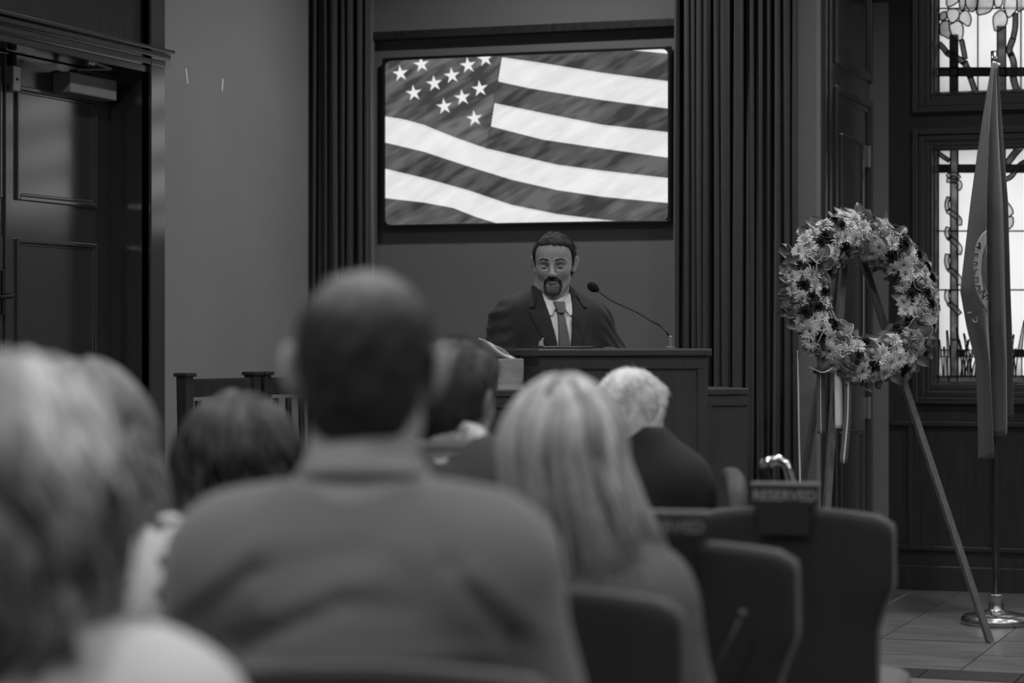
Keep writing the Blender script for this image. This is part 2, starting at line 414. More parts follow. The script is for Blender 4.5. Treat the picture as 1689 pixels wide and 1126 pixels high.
# curtain recess: low wall, television niche, bulkhead
YR = 11.10
zled = PY(860, 403, YR)[2]; zbul = PY(860, 42, YR)[2]
rb = MB().box((XL, YR, 0), (XP-.2, YR+.5, zled)); rb.box((XL, YR, zbul), (XP-.2, YR+.5, CEIL)); rb.box((XL, YR+.05, zled), (XP-.2, YR+.5, zbul))
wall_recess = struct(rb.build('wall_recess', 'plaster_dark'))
struct(MB().box((XL, YR-.02, zbul-.04), (XP-.2, YR+.05, zbul)).build('soffit_shade_strip', 'wood', bevel=.004))  # dark strip standing in for the shadow line under the bulkhead
pr = MB().box((XP-.32, YC, 0), (XP-.02, YW, CEIL)); pr.box((XL, YC, 0), (XL+.18, YR, CEIL))
struct(pr.build('wall_pier', 'plaster'))
# panelled wooden face of the pier with a hinged door set in it
yA, yB = PX(1361, 500, XP)[1], YW
pf = MB().box((XP-.02, yA, 0), (XP, yB, CEIL)); trim3 = struct(pf.build('trim_3', 'door_wood'))
mb = MB().box((XP, yA+.06, 0), (XP+.012, yA+.10, CEIL)); mb.box((XP, yA-.01, 0), (XP+.006, yA+.03, CEIL)); mb.build('casing_bead', 'door_wood', trim3, bevel=.004)
def ypx(u): return PX(u, 500, XP)[1]
def zpx(u, v): return PX(u, v, XP)[2]
ya, yb = ypx(1374), ypx(1434)
f = MB(); rect_frame_x(f, ya, yb, zpx(1374, 105), 3.45, .03, XP-.002, XP+.018); rect_frame_x(f, ya+.03, yb-.03, zpx(1374, 105)+.03, 3.42, .02, XP-.002, XP+.009); f.build('panel_moulding', 'door_wood', trim3, bevel=.006)
f = MB(); rect_frame_x(f, ya, yb, .1, zpx(1374, 140), .035, XP-.002, XP+.02); rect_frame_x(f, ya+.035, yb-.035, .135, zpx(1374, 140)-.035, .03, XP-.002, XP+.0125); f.build('panel_moulding', 'door_wood', trim3, bevel=.006)
d3 = struct(MB().box((XP+.0, ypx(1379), .16), (XP+.006, ypx(1424), zpx(1379, 165))).build('door_3', 'door_wood'))
for (z0, z1) in ((zpx(1381, 640), zpx(1381, 219)), (.3, zpx(1381, 712))):
    f = MB(); rect_frame_x(f, ypx(1381)+.01, ypx(1419), z0, z1, .025, XP+.004, XP+.022); f.build('panel_moulding', 'door_wood', d3, bevel=.006)
    MB().box((XP+.004, ypx(1381)+.035, z0+.025), (XP+.010, ypx(1419)-.025, z1-.025)).build('door_panel', 'door_wood', d3)
for v0, v1 in ((241, 276), (655, 690)):
    z0, z1 = PX(1427, v1, XP)[2], PX(1427, v0, XP)[2]; y = ypx(1427)
    hg = MB(); hg.box((XP+.004, y-.07, z0), (XP+.012, y+.05, z1)); hg.tube([(XP+.02, y-.005, z0), (XP+.02, y-.005, z1)], .011, 10); hg.build('hinge', 'hinge', d3, bevel=.001)

# window wall on the right, a row of leaded windows (upper light over lower light)
def wx(u): return PY(u, 500, YW)[0]
def wz(u, v): return PY(u, v, YW)[2]
GX0, GX1 = wx(1534), wx(1762); PITCH = 1.06; NW = 5
LZ0, LZ1 = wz(1600, 636.5), wz(1600, 239); UZ0 = wz(1600, 155.5); UZ1 = UZ0+.92
ww = MB(); TH = .22
def wbox(x0, x1, z0, z1): ww.box((x0, YW, z0), (x1, YW+TH, z1))
wbox(XP-.1, GX0, 0, CEIL)
for k in range(NW):
    a, b = GX0+PITCH*k, GX1+PITCH*k; nx = GX0+PITCH*(k+1) if k < NW-1 else XR
    wbox(b, nx, 0, CEIL); wbox(a, b, 0, LZ0); wbox(a, b, LZ1, UZ0); wbox(a, b, UZ1, CEIL)
wall_win = struct(ww.build('wall_windows', 'wood'))
# plaster strip beside the pier
s0, s1 = wx(1437), wx(1466)
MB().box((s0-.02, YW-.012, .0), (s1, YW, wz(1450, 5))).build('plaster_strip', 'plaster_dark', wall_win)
# panelling mouldings below the windows
mb = MB(); zr = wz(1580, 699); zb = wz(1580, 905)
mb.box((wx(1470), YW-.02, zr-.012), (XR, YW, zr+.012)); mb.box((wx(1470), YW-.016, zb-.012), (XR, YW, zb+.012))
mb.box((wx(1470), YW-.03, 0), (XR, YW, .12))
for k in range(NW+1):
    for uu in (1502, 1640):
        x = wx(uu)+PITCH*k
        if uu == 1640 or True:
            if x < XR-.05: mb.box((x-.012, YW-.016, zb), (x+.012, YW, zr))
mb.build('wainscot_moulding', 'wood', wall_win, bevel=.004)

def glass(name, v, tr=.85, noise=.0, nscale=8., rough=.25):
    return mat(name, v, rough, .4, noise=noise, nscale=nscale, trans=tr)
M['g_clear'] = glass('milky_clear_glass', .88, .92, .03, 6)
M['g_leaf'] = glass('streaky_leaf_glass', .88, .9, .22, 9)
M['g_leaf2'] = glass('grey_leaf_glass', .72, .9, .25, 9)
M['g_border'] = glass('dull_border_glass', .27, .9, .2, 14)
M['g_trunk'] = glass('dark_trunk_glass', .085, .9, .6, 14)
M['g_branch'] = glass('mottled_branch_glass', .32, .9, .45, 16)
M['g_ribbon'] = glass('pale_ribbon_glass', .8, .9, .35, 16)
M['lead'] = mat('lead_came', .012, .5, .4, metal=.3)
YG = YW+.085
def gp(u, v, off=0.): p = PY(u, v, YG-off); return (p[0], YG-off, p[2])
def smooth_poly(P, it=1):
    P = np.array(P, float)
    for _ in range(it):
        Q = np.roll(P, -1, 0); P = np.stack([P*.75+Q*.25, P*.25+Q*.75], 1).reshape(-1, 2)
    return P
def ribbon_poly(pts, w):
    pts = np.array(pts, float); T = np.gradient(pts, axis=0); T /= np.linalg.norm(T, axis=1)[:, None]; Nn = np.stack([-T[:, 1], T[:, 0]], 1)
    w = np.broadcast_to(np.array(w, float), (len(pts),))[:, None]/2
    return np.concatenate([pts+Nn*w, (pts-Nn*w)[::-1]])
def dense(pts, n=4):
    pts = np.array(pts, float); t = np.arange(len(pts)); tt = np.linspace(0, len(pts)-1, (len(pts)-1)*n+1)
    P = np.stack([np.interp(tt, t, pts[:, i]) for i in (0, 1)], 1)
    for _ in range(2):
        P[1:-1] = .25*P[:-2]+.5*P[1:-1]+.25*P[2:]
    return P
class Leaded:
    def __init__(s, name, z0, z1):
        f = MB(); s.cames = MB(); s.objs = []
        x0, x1 = GX0, GX1
        for k, (o, w, pr) in enumerate(((.085, .03, .035), (.055, .03, .02), (.028, .028, .006))):
            rect_frame(f, x0-o, x1+o, z0-o, z1+o, w, YW-pr, YW+.02)
        rect_frame(f, x0, x1, z0, z1, .012, YW-.002, YG+.02)
        rect_frame(f, x0+.0, x1-.0, z0, z1, .022, YW+.04, YW+.07)
        s.root = struct(f.build(name, 'door_wood', bevel=.005))
    def pane(s, name, poly, m, layer=0, came=1.6, closed=True):
        off = .004*layer; n0 = (0, .0015, 0); n1 = (0, -.0015, 0)
        P = [gp(u, v, off) for u, v in poly]
        P = [(min(max(x, GX0), GX1), y, min(max(z, s.z[0]), s.z[1])) for x, y, z in P]
        Q = [P[0]]
        for p in P[1:]:
            if abs(p[0]-Q[-1][0])+abs(p[2]-Q[-1][2]) > 1e-4: Q.append(p)
        if len(Q) < 3: return
        a = sum(Q[i][0]*Q[(i+1) % len(Q)][2]-Q[(i+1) % len(Q)][0]*Q[i][2] for i in range(len(Q)))
        if a < 0: Q = Q[::-1]
        MB().prism(Q, n0, n1).build(name, m, s.root)
        if came:
            w = came*.003
            for i in range(len(Q)):
                a, b = np.array(Q[i]), np.array(Q[(i+1) % len(Q)])
                if np.linalg.norm(b-a) > .001: s.cames.bar(a+np.array([0, -.002, 0]), b+np.array([0, -.002, 0])+(b-a)/np.linalg.norm(b-a)*w*.3, .006, w, up=(0, 1, 0))
    def rect(s, name, u0, u1, v0, v1, m, layer=0, came=1.6):
        s.pane(name, [(u0, v0), (u1, v0), (u1, v1), (u0, v1)], m, layer, came)
    def finish(s):
        if s.cames.v: s.cames.build('lead_came', 'lead', s.root)
# upper light
U = Leaded('window_1', UZ0, UZ1); U.z = (UZ0, UZ1)
TOPV = -170
for a, b in ((TOPV, -60), (-60, 17), (17, 114), (114, 126), (126, 162)): U.rect('border_pane', 1534, 1548.5, a, b, 'g_border')
for a, b in ((TOPV, -60), (-60, 17), (17, 114), (114, 126), (126, 162)): U.rect('border_pane', 1747, 1764, a, b, 'g_border')
for (a, b) in ((1549, 1613), (1613, 1684), (1684, 1747)):
    for (c, d) in ((TOPV, 14), (14, 112), (125, 162)): U.rect('clear_pane', a, b, c, d, 'g_clear')
for a, b in ((1549, 1567), (1567, 1580), (1580, 1595), (1595, 1645), (1645, 1659), (1659, 1673), (1673, 1747)): U.rect('rail_pane', a, b, 112, 125, 'g_trunk', 1)
U.rect('trunk_pane', 1567, 1580, 58, 112, 'g_trunk', 1); U.rect('trunk_pane', 1567, 1580, 125, 160, 'g_trunk', 1)
U.rect('trunk_pane', 1645, 1659, 44, 112, 'g_branch', 1); U.rect('trunk_pane', 1645, 1659, 125, 160, 'g_branch', 1)
for pts, w in (([(1549, 72), (1556, 79), (1562, 87)], 8), ([(1562, 87), (1572, 93), (1583, 98), (1591, 104)], 9), ([(1586, 66), (1589, 80), (1592, 97)], 7),
               ([(1591, 102), (1595, 112), (1601, 128)], 9), ([(1600, 126), (1605, 140), (1611, 160)], 8),
               ([(1675, 22), (1675, 45), (1671, 64)], 8), ([(1671, 64), (1664, 82), (1668, 92)], 9), ([(1667, 88), (1673, 104), (1672, 126)], 9), ([(1671, 126), (1674, 140), (1682, 160)], 10),
               ([(1715, 20), (1710, 60), (1720, 100), (1716, 160)], 9)):
    U.pane('branch_pane', ribbon_poly(dense(pts), w), 'g_branch', 2)
leaves = [[(1561,-12),(1583,-12),(1582,2),(1572,9),(1561,13)], [(1561,15),(1580,14),(1584,25),(1578,34),(1570,39),(1563,32)],
 [(1583,22),(1595,15),(1602,28),(1602,36),(1598,45),(1588,38),(1581,33)], [(1550,37),(1565,33),(1566,46),(1570,58),(1566,65),(1558,60),(1550,57)],
 [(1566,40),(1571,39),(1580,33),(1589,41),(1589,55),(1586,68),(1579,66),(1570,59),(1566,48)], [(1593,-10),(1615,-10),(1611,16),(1601,21),(1592,8)],
 [(1615,-10),(1640,-10),(1638,14),(1630,22),(1611,26),(1611,10)], [(1638,27),(1645,19),(1653,16),(1661,24),(1662,36),(1657,46),(1641,54),(1638,38)],
 [(1655,12),(1660,-10),(1676,-10),(1679,12),(1672,24),(1662,31),(1658,18)], [(1677,22),(1690,14),(1702,6),(1700,-10),(1678,-10)],
 [(1550,22),(1561,18),(1562,32),(1550,35)], [(1583,-10),(1593,-8),(1592,14),(1584,20),(1582,4)], [(1640,-6),(1655,-8),(1653,10),(1645,14),(1640,8)],
 [(1700,20),(1716,10),(1728,24),(1722,44),(1706,40)], [(1722,-6),(1745,-10),(1746,14),(1730,26)]]
lrng = random.Random(3)
for k, P in enumerate(leaves): U.pane('leaf_pane', smooth_poly(P), 'g_leaf' if k in (4, 6, 7, 1) else lrng.choice(['g_leaf', 'g_leaf2']), 2)
for row in range(3):                                        # the crown goes on above the picture
    for i in range(8):
        cx, cy = 1562+i*25+(row % 2)*12, -32-row*34
        P = [(cx+13*math.cos(a)*(1 if abs(math.sin(a)) < .9 else .3), cy+19*math.sin(a)) for a in np.linspace(0, 2*math.pi, 9)[:-1]]
        P = [(min(max(x, 1550), 1746), y) for x, y in P]
        U.pane('leaf_pane', smooth_poly(P), lrng.choice(['g_leaf', 'g_leaf2']), 2)
U.finish()
# lower light
Lw = Leaded('window_2', LZ0, LZ1); Lw.z = (LZ0, LZ1)
for a, b in ((232, 272), (272, 283.5), (283.5, 381), (381, 478), (478, 620)):
    Lw.rect('border_pane', 1533, 1548, a, b, 'g_border'); Lw.rect('border_pane', 1747, 1764, a, b, 'g_border')
for a, b in ((1533, 1548), (1548, 1565), (1565, 1579), (1579, 1612), (1612, 1647), (1647, 1690), (1690, 1747), (1747, 1764)): Lw.rect('border_pane', a, b, 620, 640, 'g_border')
for a, b in ((1548, 1568), (1580, 1648), (1658, 1747)):
    for c, d in ((232, 272), (284, 381), (381, 478), (478, 620)): Lw.rect('clear_pane', a, b, c, d, 'g_clear')
for a, b in ((1548, 1568), (1580, 1648), (1658, 1747)): Lw.rect('rail_pane', a, b, 272, 284, 'g_trunk', 1)
for c, d in ((232, 300), (300, 381), (381, 478), (478, 560), (560, 622)):
    Lw.rect('trunk_pane', 1568, 1580, c, d, 'g_branch', 1, 2.0); Lw.rect('trunk_pane', 1648, 1658, c, d, 'g_branch', 1, 2.0)
for pts, w in (([(1535, 239), (1545, 250), (1555, 258), (1566, 265)], 6), ([(1652, 279), (1664, 266), (1676, 250), (1692, 234)], 10), ([(1656, 297), (1668, 292), (1676, 280), (1684, 270), (1700, 263)], 7)):
    Lw.pane('branch_pane', ribbon_poly(dense(pts), w), 'g_branch', 2)
for pts, w in (([(1563, 292), (1568, 287), (1577, 287), (1582, 294)], 6), ([(1562, 297), (1572, 298), (1582, 300), (1584, 307), (1580, 312)], 6),
               ([(1565, 325), (1561, 336), (1563, 347)], 5), ([(1563, 347), (1574, 354), (1583, 362), (1582, 371)], 7),
               ([(1564, 375), (1561, 384), (1566, 394)], 6), ([(1565, 391), (1576, 400), (1584, 409), (1581, 419)], 7),
               ([(1563, 419), (1561, 432), (1565, 444)], 6), ([(1565, 443), (1574, 450), (1583, 460), (1582, 470)], 7),
               ([(1563, 478), (1561, 490), (1566, 500)], 6), ([(1565, 500), (1575, 508), (1583, 518)], 7)):
    Lw.pane('ribbon_pane', ribbon_poly(dense(pts), w*1.15), 'g_ribbon', 2, 1.0)
for P in ([(1656,328),(1664,335),(1671,346),(1671,354),(1657,361)], [(1657,361),(1671,355),(1672,370),(1665,378),(1655,382),(1651,375)]):
    Lw.pane('ribbon_pane', smooth_poly(P), 'g_ribbon', 2)
grass = [(1552,1549,560,6),(1560,1557,572,5),(1566,1562,545,5),(1584,1578,540,6),(1590,1582,560,5),(1596,1606,575,7),(1588,1598,560,5),(1600,1590,550,6),(1606,1611,590,5),(1612,1618,565,6),
         (1663,1672,552,8),(1672,1662,535,6),(1680,1690,528,8),(1668,1676,575,5),(1700,1692,540,7),(1712,1720,530,7),(1722,1716,560,6),(1734,1742,545,7)]
for k, (ub, ut, vt, w) in enumerate(grass):
    pts = [(ub, 621), (ub+(ut-ub)*.25, 621-(621-vt)*.5), (ut, vt)]
    Lw.pane('grass_pane', ribbon_poly(dense(pts), np.linspace(w*1.3, 1.6, 9)), 'g_ribbon' if k % 2 else 'g_leaf', 2, .8)
for a, b in ((1548, 1568), (1580, 1648), (1658, 1747)): Lw.rect('grass_band', a, b, 577, 588, 'g_ribbon', 1, 1.4)
for a in (1578, 1618, 1676): Lw.rect('accent_pane', a, a+13, 577, 588, 'g_trunk', 2)
Lw.finish()
n = 3
for k in range(1, NW):
    for src in (U.root, Lw.root):
        c = copy_tree(src); c.name = 'window_%d' % n; n += 1; c.location.x += PITCH*k

# ------------------------------------------------------------------ ceiling lamps
for X in (-3.6, -1.3, 1.0, 3.2):
    for Y in (-1.2, 1.6, 4.4, 7.2, 9.9):
        o = empty('ceiling_lamp', (X, Y, CEIL), label='round recessed ceiling lamp with a white rim', cat='lamp', group='recessed ceiling lamps')
        MB().lathe([(.115, -.012), (.12, -.004), (.12, .0), (.085, .0), (.085, -.008)], 24).build('rim', 'ceiling', o, smooth=False)
        MB().lathe([(.0, -.006), (.083, -.006), (.083, -.003), (0, -.003)], 24).build('lens', 'lamp', o)
        ld = bpy.data.lights.new('lamp_light', 'AREA'); ld.shape = 'DISK'; ld.size = .16; ld.energy = LAMP_W; ld.spread = math.radians(150)
        lo = bpy.data.objects.new('lamp_light', ld); C.objects.link(lo); lo.parent = o; lo.location = (0, 0, -.02)
# ------------------------------------------------------------------ television with the flag picture
YT = YR+.0
tx0, tx1 = PY(631, 230, YT)[0], PY(1106, 230, YT)[0]
tz1 = (PY(631, 95.5, YT)[2]+PY(1106, 76, YT)[2])/2; tz0 = (PY(631, 375.5, YT)[2]+PY(1106, 367.5, YT)[2])/2
tv = empty('television', ((tx0+tx1)/2, YT, tz0), label='large flat television showing a waving striped flag with stars in wall niche', cat='television')
tw, th = tx1-tx0, tz1-tz0; ox = (tx0+tx1)/2
MB().box((-tw/2, .004, 0), (tw/2, .035, th)).build('casing', 'black', tv, bevel=.006)
f = MB(); rect_frame(f, -tw/2, tw/2, 0, th, .013, -.006, .01); f.build('bezel', 'black', tv, bevel=.003)
MB().box((-.3, .035, th*.25), (.3, .049, th*.75)).build('wall_mount', 'soft_black', tv)
NXs, NYs = 470, 270
su, sv = np.meshgrid(np.linspace(0, 1, NXs), np.linspace(0, 1, NYs), indexing='xy')
pu = 633+468*su; pv = (97-17*su)+sv*((372-10*su)-(97-17*su))          # the same picture position in the photograph's frame
def curve(pts): p = np.array(pts, float); return np.interp(pu, p[:, 0], p[:, 1])
canton = curve([(633,190),(665,195),(699,204),(749,224),(806,244),(858,256),(923,271),(997,281),(1102,293)])
cant_edge = 830+(pv-92)*(-24/150)
incant = (pu < cant_edge) & (pv < canton)
bs = [curve([(1000,70),(1047,82),(1102,88)]), curve([(831,92),(898,102),(997,119),(1099,133)]), curve([(824,132),(878,144),(997,164),(1099,178)]),
      curve([(817,168),(898,185),(997,205),(1099,217)]), curve([(809,206),(898,229),(997,244),(1099,259)]), canton,
      curve([(634,234),(699,249),(773,273),(848,296),(923,313),(997,324),(1102,334)]), curve([(634,278),(699,293),(773,313),(848,338),(923,353),(997,362),(1102,372)]),
      curve([(634,327),(699,334),(749,343),(788,358),(818,367),(900,395),(1102,440)])]
lev = np.zeros(pu.shape)
soft = lambda d: np.clip(d/1.1+.5, 0, 1)
white = 1-soft(pv-bs[0])
for k, b in enumerate(bs[1:]):
    s = soft(pv-b); white = white*(1-s)+(1. if k % 2 == 0 else 0.)*s
P2 = np.stack([pu.ravel(), pv.ravel(), np.zeros(pu.size)], 1)
wr = np.zeros(pu.size)
for fq, am, an in ((.10, 1., -.60), (.2, .9, -.70), (.38, .7, -.5), (.05, .6, -.35)):
    ax = P2[:, 0]*math.cos(an)+P2[:, 1]*math.sin(an); bx = -P2[:, 0]*math.sin(an)+P2[:, 1]*math.cos(an)
    Q = np.stack([ax*.25, bx, 0*ax], 1); wr += am*snoise(Q, fq*1.6)
wr = (wr/np.abs(wr).max()).reshape(pu.shape)
wrs = np.clip(wr*2.6, -1, 1)*.6+.4*np.sign(wr)*np.clip(np.abs(wr)*5-1, 0, 1)
cw = .80+.06*wrs; cd = .085+.045*wrs
val = cd*(1-white)+cw*white
for k, b in enumerate(bs[1:]):                                # stitched seams
    val = np.where((np.abs(pv-b-2.2) < .8) & ((k > 3) | (pu > cant_edge)), val*.8+.02, val)
e = soft(pu-cant_edge); 
cval = .105+.055*np.clip(wr*2.6, -1, 1)
val = np.where(incant, cval, val)
val = np.where((np.abs(pu-cant_edge) < 1.0) & (pv < canton), .06, val)
def star(cx, cy, R, rot):
    P = [(cx+(R if i % 2 == 0 else R*.37)*math.sin(rot+i*math.pi/5), cy-(R if i % 2 == 0 else R*.37)*math.cos(rot+i*math.pi/5)) for i in range(10)]
    return poly_sdf(pu, pv, P)
for (cx, cy) in ((659,118),(695,103),(717,135),(747,122),(774,105),(803,94),(682,151),(734,173.5),(764.5,158.6),(794,144),(785,193.5)):
    a = np.clip(.5-star(cx, cy, 14, -.12)/1.2, 0, 1)*(pv < canton); val = val*(1-a)+.85*a
cor = np.maximum(np.maximum(10-(pu-633), 10-(1101-pu)), 0)**2+np.maximum(np.maximum(10-(pv-(97-17*su)), 10-((372-10*su)-pv)), 0)**2
val = np.where(cor > 100, .0, np.clip(val, .004, 1))
bw = .014; V = np.stack([-tw/2+bw+su*(tw-2*bw), np.full(su.shape, .002), th-bw-sv*(th-2*bw)], -1).reshape(-1, 3)
idx = np.arange(NXs*NYs).reshape(NYs, NXs); Q = np.stack([idx[:-1, :-1], idx[1:, :-1], idx[1:, 1:], idx[:-1, 1:]], -1).reshape(-1, 4)
me = np_mesh('screen', V, Q, val.ravel()); link('screen', me, emis('screen_picture', 'shade', 1., 1.0), tv)

# ------------------------------------------------------------------ curtains
def curtain(label, u0, u1, Y, npl, seed, amp=.07):
    rg = np.random.default_rng(seed); xa, xb = PY(u0, 400, Y)[0], PY(u1, 400, Y)[0]
    n = npl*14; s = np.linspace(0, 1, n+1); zz = np.linspace(0, 1, 26)
    knots = np.cumsum(rg.uniform(.5, 1.5, npl*2+1)); knots = (knots-knots[0])/(knots[-1]-knots[0])
    ph = np.interp(s, knots, np.arange(npl*2+1))*math.pi; am = np.interp(s, knots, rg.uniform(.45, 1.1, npl*2+1))
    ph2 = rg.uniform(0, 6, 4)
    P = np.zeros((len(zz), n+1, 3))
    for i, t in enumerate(zz):
        z = .03+t*2.95; g = .75+.25*(1-t)
        P[i, :, 0] = xa+(xb-xa)*s+.012*np.sin(ph*2+.4)+.010*np.sin(3*t+ph*.31+ph2[0])*(1-t)
        P[i, :, 1] = Y-amp*g*am*np.cos(ph)*.5-.012*np.sin(ph*3.1+ph2[1]+t*1.5)
        P[i, :, 2] = z
    root = empty('curtain', ((xa+xb)/2, Y, 0), label=label, cat='curtain')
    P[:, :, 0] -= (xa+xb)/2; P[:, :, 1] -= Y
    MB().grid(P).build('drape', 'curtain', root, smooth=True, solid=.004)
    hem = P[:2].copy(); MB().grid(np.stack([P[0]-[0, .003, 0], P[0]-[0, .003, -.08]])).build('hem', 'curtain', root, smooth=True, solid=.003)
    MB().tube([(-(xb-xa)/2-.02, 0, 2.985), ((xb-xa)/2+.02, 0, 2.985)], .014, 10).build('curtain_rod', 'soft_black', root, smooth=True)
    return root
curtain('long dark pleated curtain hanging between plaster side wall and television niche', 519, 612, 10.72, 6, 2, .10)
curtain('long dark pleated curtain hanging between television niche and panelled pier', 1116, 1316, 10.62, 13, 5, .10)

# ------------------------------------------------------------------ lectern with side wings
LR = math.radians(40); lp = PD(888, 575, 8.72)
LZ = lp[2]
lect = empty('lectern', (lp[0], lp[1], 0), LR, label='wide dark wooden lectern with a lower wing on either side', cat='lectern')
LWd, LD = .69, .42; WZ = CAMH-79/FPX*8.8
b_ = MB(); b_.box((.02, .025, .0), (LWd-.02, LD-.18, LZ-.03)); b_.box((.02, LD-.18, 0), (LWd-.02, LD, LZ-.1)); b_.build('body', 'lectern', lect, bevel=.003)
for sx_ in (.0, LWd-.02): MB().box((sx_, LD-.18, LZ-.1), (sx_+.02, LD+.05, LZ-.005)).build('side_cheek', 'lectern', lect, bevel=.003)
MB().box((0, 0, LZ-.028), (LWd, LD-.16, LZ)).build('top', 'lectern', lect, bevel=.006)
MB().box((0, LD-.17, LZ-.10), (LWd, LD+.06, LZ-.075)).build('desk', 'lectern', lect, bevel=.004)
f = MB(); f.box((.012, .012, LZ-.075), (LWd-.012, .03, LZ-.028)); f.box((.012, .014, 0), (.055, .03, LZ-.075)); f.box((LWd-.055, .014, 0), (LWd-.012, .03, LZ-.075)); f.box((.055, .014, 0), (LWd-.055, .03, .14))
f.build('front_frame', 'lectern', lect, bevel=.003)
MB().box((.055, .02, .14), (LWd-.055, .027, LZ-.075)).build('front_panel', 'lectern', lect)
for sx0, sx1 in ((-.185, .02), (LWd-.02, LWd+.165)):
    w = MB(); w.box((sx0+.012, .05, 0), (sx1, LD-.02, WZ-.025)); w.build('wing', 'lectern', lect, bevel=.003)
    w = MB(); w.box((sx0, .035, WZ-.025), (sx1, LD-.005, WZ)); wt = w.build('wing_top', 'lectern', lect, bevel=.004)
    w = MB(); w.box((sx0+.012, .042, WZ-.065), (sx1, .06, WZ-.025)); w.box((sx0+.012, .044, 0), (sx0+.04, .06, WZ-.065)); w.build('wing_frame', 'lectern', lect, bevel=.002)
def lw(p): c, s = math.cos(LR), math.sin(LR); return (lp[0]+c*p[0]-s*p[1], lp[1]+s*p[0]+c*p[1], p[2])
# things on the lectern
tb = empty('tissue_box', lw((-.118, .10, WZ)), LR+math.radians(2), label='pale cube tissue box with one tissue standing out, on lectern wing', cat='tissue box')
M['tissue_box'] = mat('printed_card', .30, .7, .3, noise=.22, nscale=22, stretch=(.4, .4, 3))
bw2 = .101; MB().box((0, 0, 0), (bw2, bw2, .112)).build('box', 'tissue_box', tb, bevel=.002)
MB().box((-.0006, -.0006, 0), (bw2+.0006, bw2+.0006, .017)).build('base_band', mat('plain_card', .36, .7), tb)
M['tissue'] = mat('tissue_paper', .62, .9, .2, bump=.2, bscale=60, trans=.2)
g = np.zeros((12, 14, 3))
for i in range(12):
    for j in range(14):
        a, b = i/11, j/13
        base = np.array([-.03+.11*b*(.25+.75*(1-a*.25)), .05, .105])
        x = .005+b*.085-a*.085*(1-b*.35); z = .112+a*(.075-.042*b)-.025*(1-b)*(1-a)*a*2; y = .045-.03*math.sin(b*3.1)*a+.012*math.sin(7*b+4*a)-.045*a*(1-b)
        g[i, j] = (x, y, z)
MB().grid(g).build('tissue', 'tissue', tb, smooth=True, solid=.0015)
g2 = g.copy(); g2[:, :, 1] = .058+.02*np.sin(np.linspace(0, 4, 14))[None, :]; g2[:, :, 2] = .112+(g[:, :, 2]-.112)*.62; g2[:, :, 0] -= .012
MB().grid(g2).build('tissue', 'tissue', tb, smooth=True, solid=.0015)
tab = empty('tablet', lw((.03, .03, LZ)), LR+math.radians(-6), label='thin dark tablet folder lying on top of the lectern', cat='tablet')
MB().box((0, 0, 0), (.19, .20, .009)).build('cover', 'black', tab, bevel=.003); MB().box((.01, .01, .009), (.18, .19, .0105)).build('glass', 'black', tab)
mic = empty('gooseneck_microphone', lw((LWd-.085, .20, LZ)), LR, label='slim black gooseneck microphone rising from the lectern top', cat='microphone')
MD = 8.95
mp = lambda u, v, D: np.array(mic.matrix_world.inverted() @ Vector(PD(u, v, D)))
bpy.context.view_layer.update()
b0 = Vector(mic.location); bu = CX+FPX*np.dot(np.array(b0)-CAMP, Rv)/np.dot(np.array(b0)-CAMP, Dv); bd = float(np.dot(np.array(b0)-CAMP, Dv)); du = bu-1123
pts = [mp(1123+du, 572, bd), mp(1122+du, 556, bd), mp(1117+du, 545, bd), mp(1108+du, 537, bd+.02), mp(1096+du, 531, bd+.03), mp(1050, 513.5, bd+.08), mp(1010, 496, bd+.13), mp(997, 487, bd+.15), mp(985, 478, bd+.17)]
pp = np.array(pts); tt = np.linspace(0, 8, 49); pp = np.stack([np.interp(tt, range(9), pp[:, i]) for i in range(3)], 1)
for _ in range(2): pp[1:-1] = .25*pp[:-2]+.5*pp[1:-1]+.25*pp[2:]
pp[0] = (0, 0, .002)
MB().tube(pp, .0042, 10).build('gooseneck', 'black', mic, smooth=True)
MB().lathe([(.02, 0), (.02, .006), (.009, .008), (.0085, .045), (.005, .048)], 16).build('mount', 'hinge', mic)
a, b = pp[-1], np.array(mp(971, 469, bd+.19)); d = b-a
MB().tube([a-d*.15, a, a+d*.25, a+d*.6, a+d*.9, a+d*1.05], [.006, .0105, .0165, .018, .014, .006], 14).build('windscreen', mat('mic_foam', .012, .95, .1, bump=.4, bscale=400), mic, smooth=True)

# ------------------------------------------------------------------ two wooden side chairs against the left wall
def wood_chair(u, D, rz, label):
    p = FL(u, D); r = empty('wooden_chair', p, rz, label, 'chair', None); W2, ZT = .25, 1.085
    for sx in (-1, 1):
        MB().bar((sx*(W2-.025), .0, 0), (sx*(W2-.025), .025, ZT), .05, .05, up=(0, 1, 0)).build('back_post', 'wood', r, bevel=.005)
        MB().box((sx*(W2-.025)-.032, -.012, ZT-.004), (sx*(W2-.025)+.032, .058, ZT+.012)).build('post_cap', 'wood', r, bevel=.004)
        MB().bar((sx*(W2-.025), -.42, 0), (sx*(W2-.025), -.42, .44), .045, .045, up=(0, 1, 0)).build('leg', 'wood', r, bevel=.004)
    MB().box((-W2+.05, .008, ZT-.085), (W2-.05, .04, ZT-.012)).build('top_rail', 'wood', r, bevel=.004)
    MB().box((-W2+.05, .004, .56), (W2-.05, .03, .62)).build('lower_rail', 'wood', r, bevel=.004)
    for k in range(4):
        x = -W2+.11+k*(2*W2-.22)/3; MB().bar((x, .015, .61), (x, .024, ZT-.1), .03, .014, up=(0, 1, 0)).build('back_slat', 'wood', r, bevel=.002)
    MB().box((-W2+.02, -.44, .40), (W2-.02, .0, .44)).build('seat_frame', 'wood', r, bevel=.004)
    MB().box((-W2+.03, -.43, .44), (W2-.03, -.01, .48)).build('seat_cushion', mat('seat_cloth', .1, .9), r, bevel=.015)
    return r
wood_chair(370, 9.7, math.radians(80), 'dark wooden side chair with slatted back beside the dark door frame')
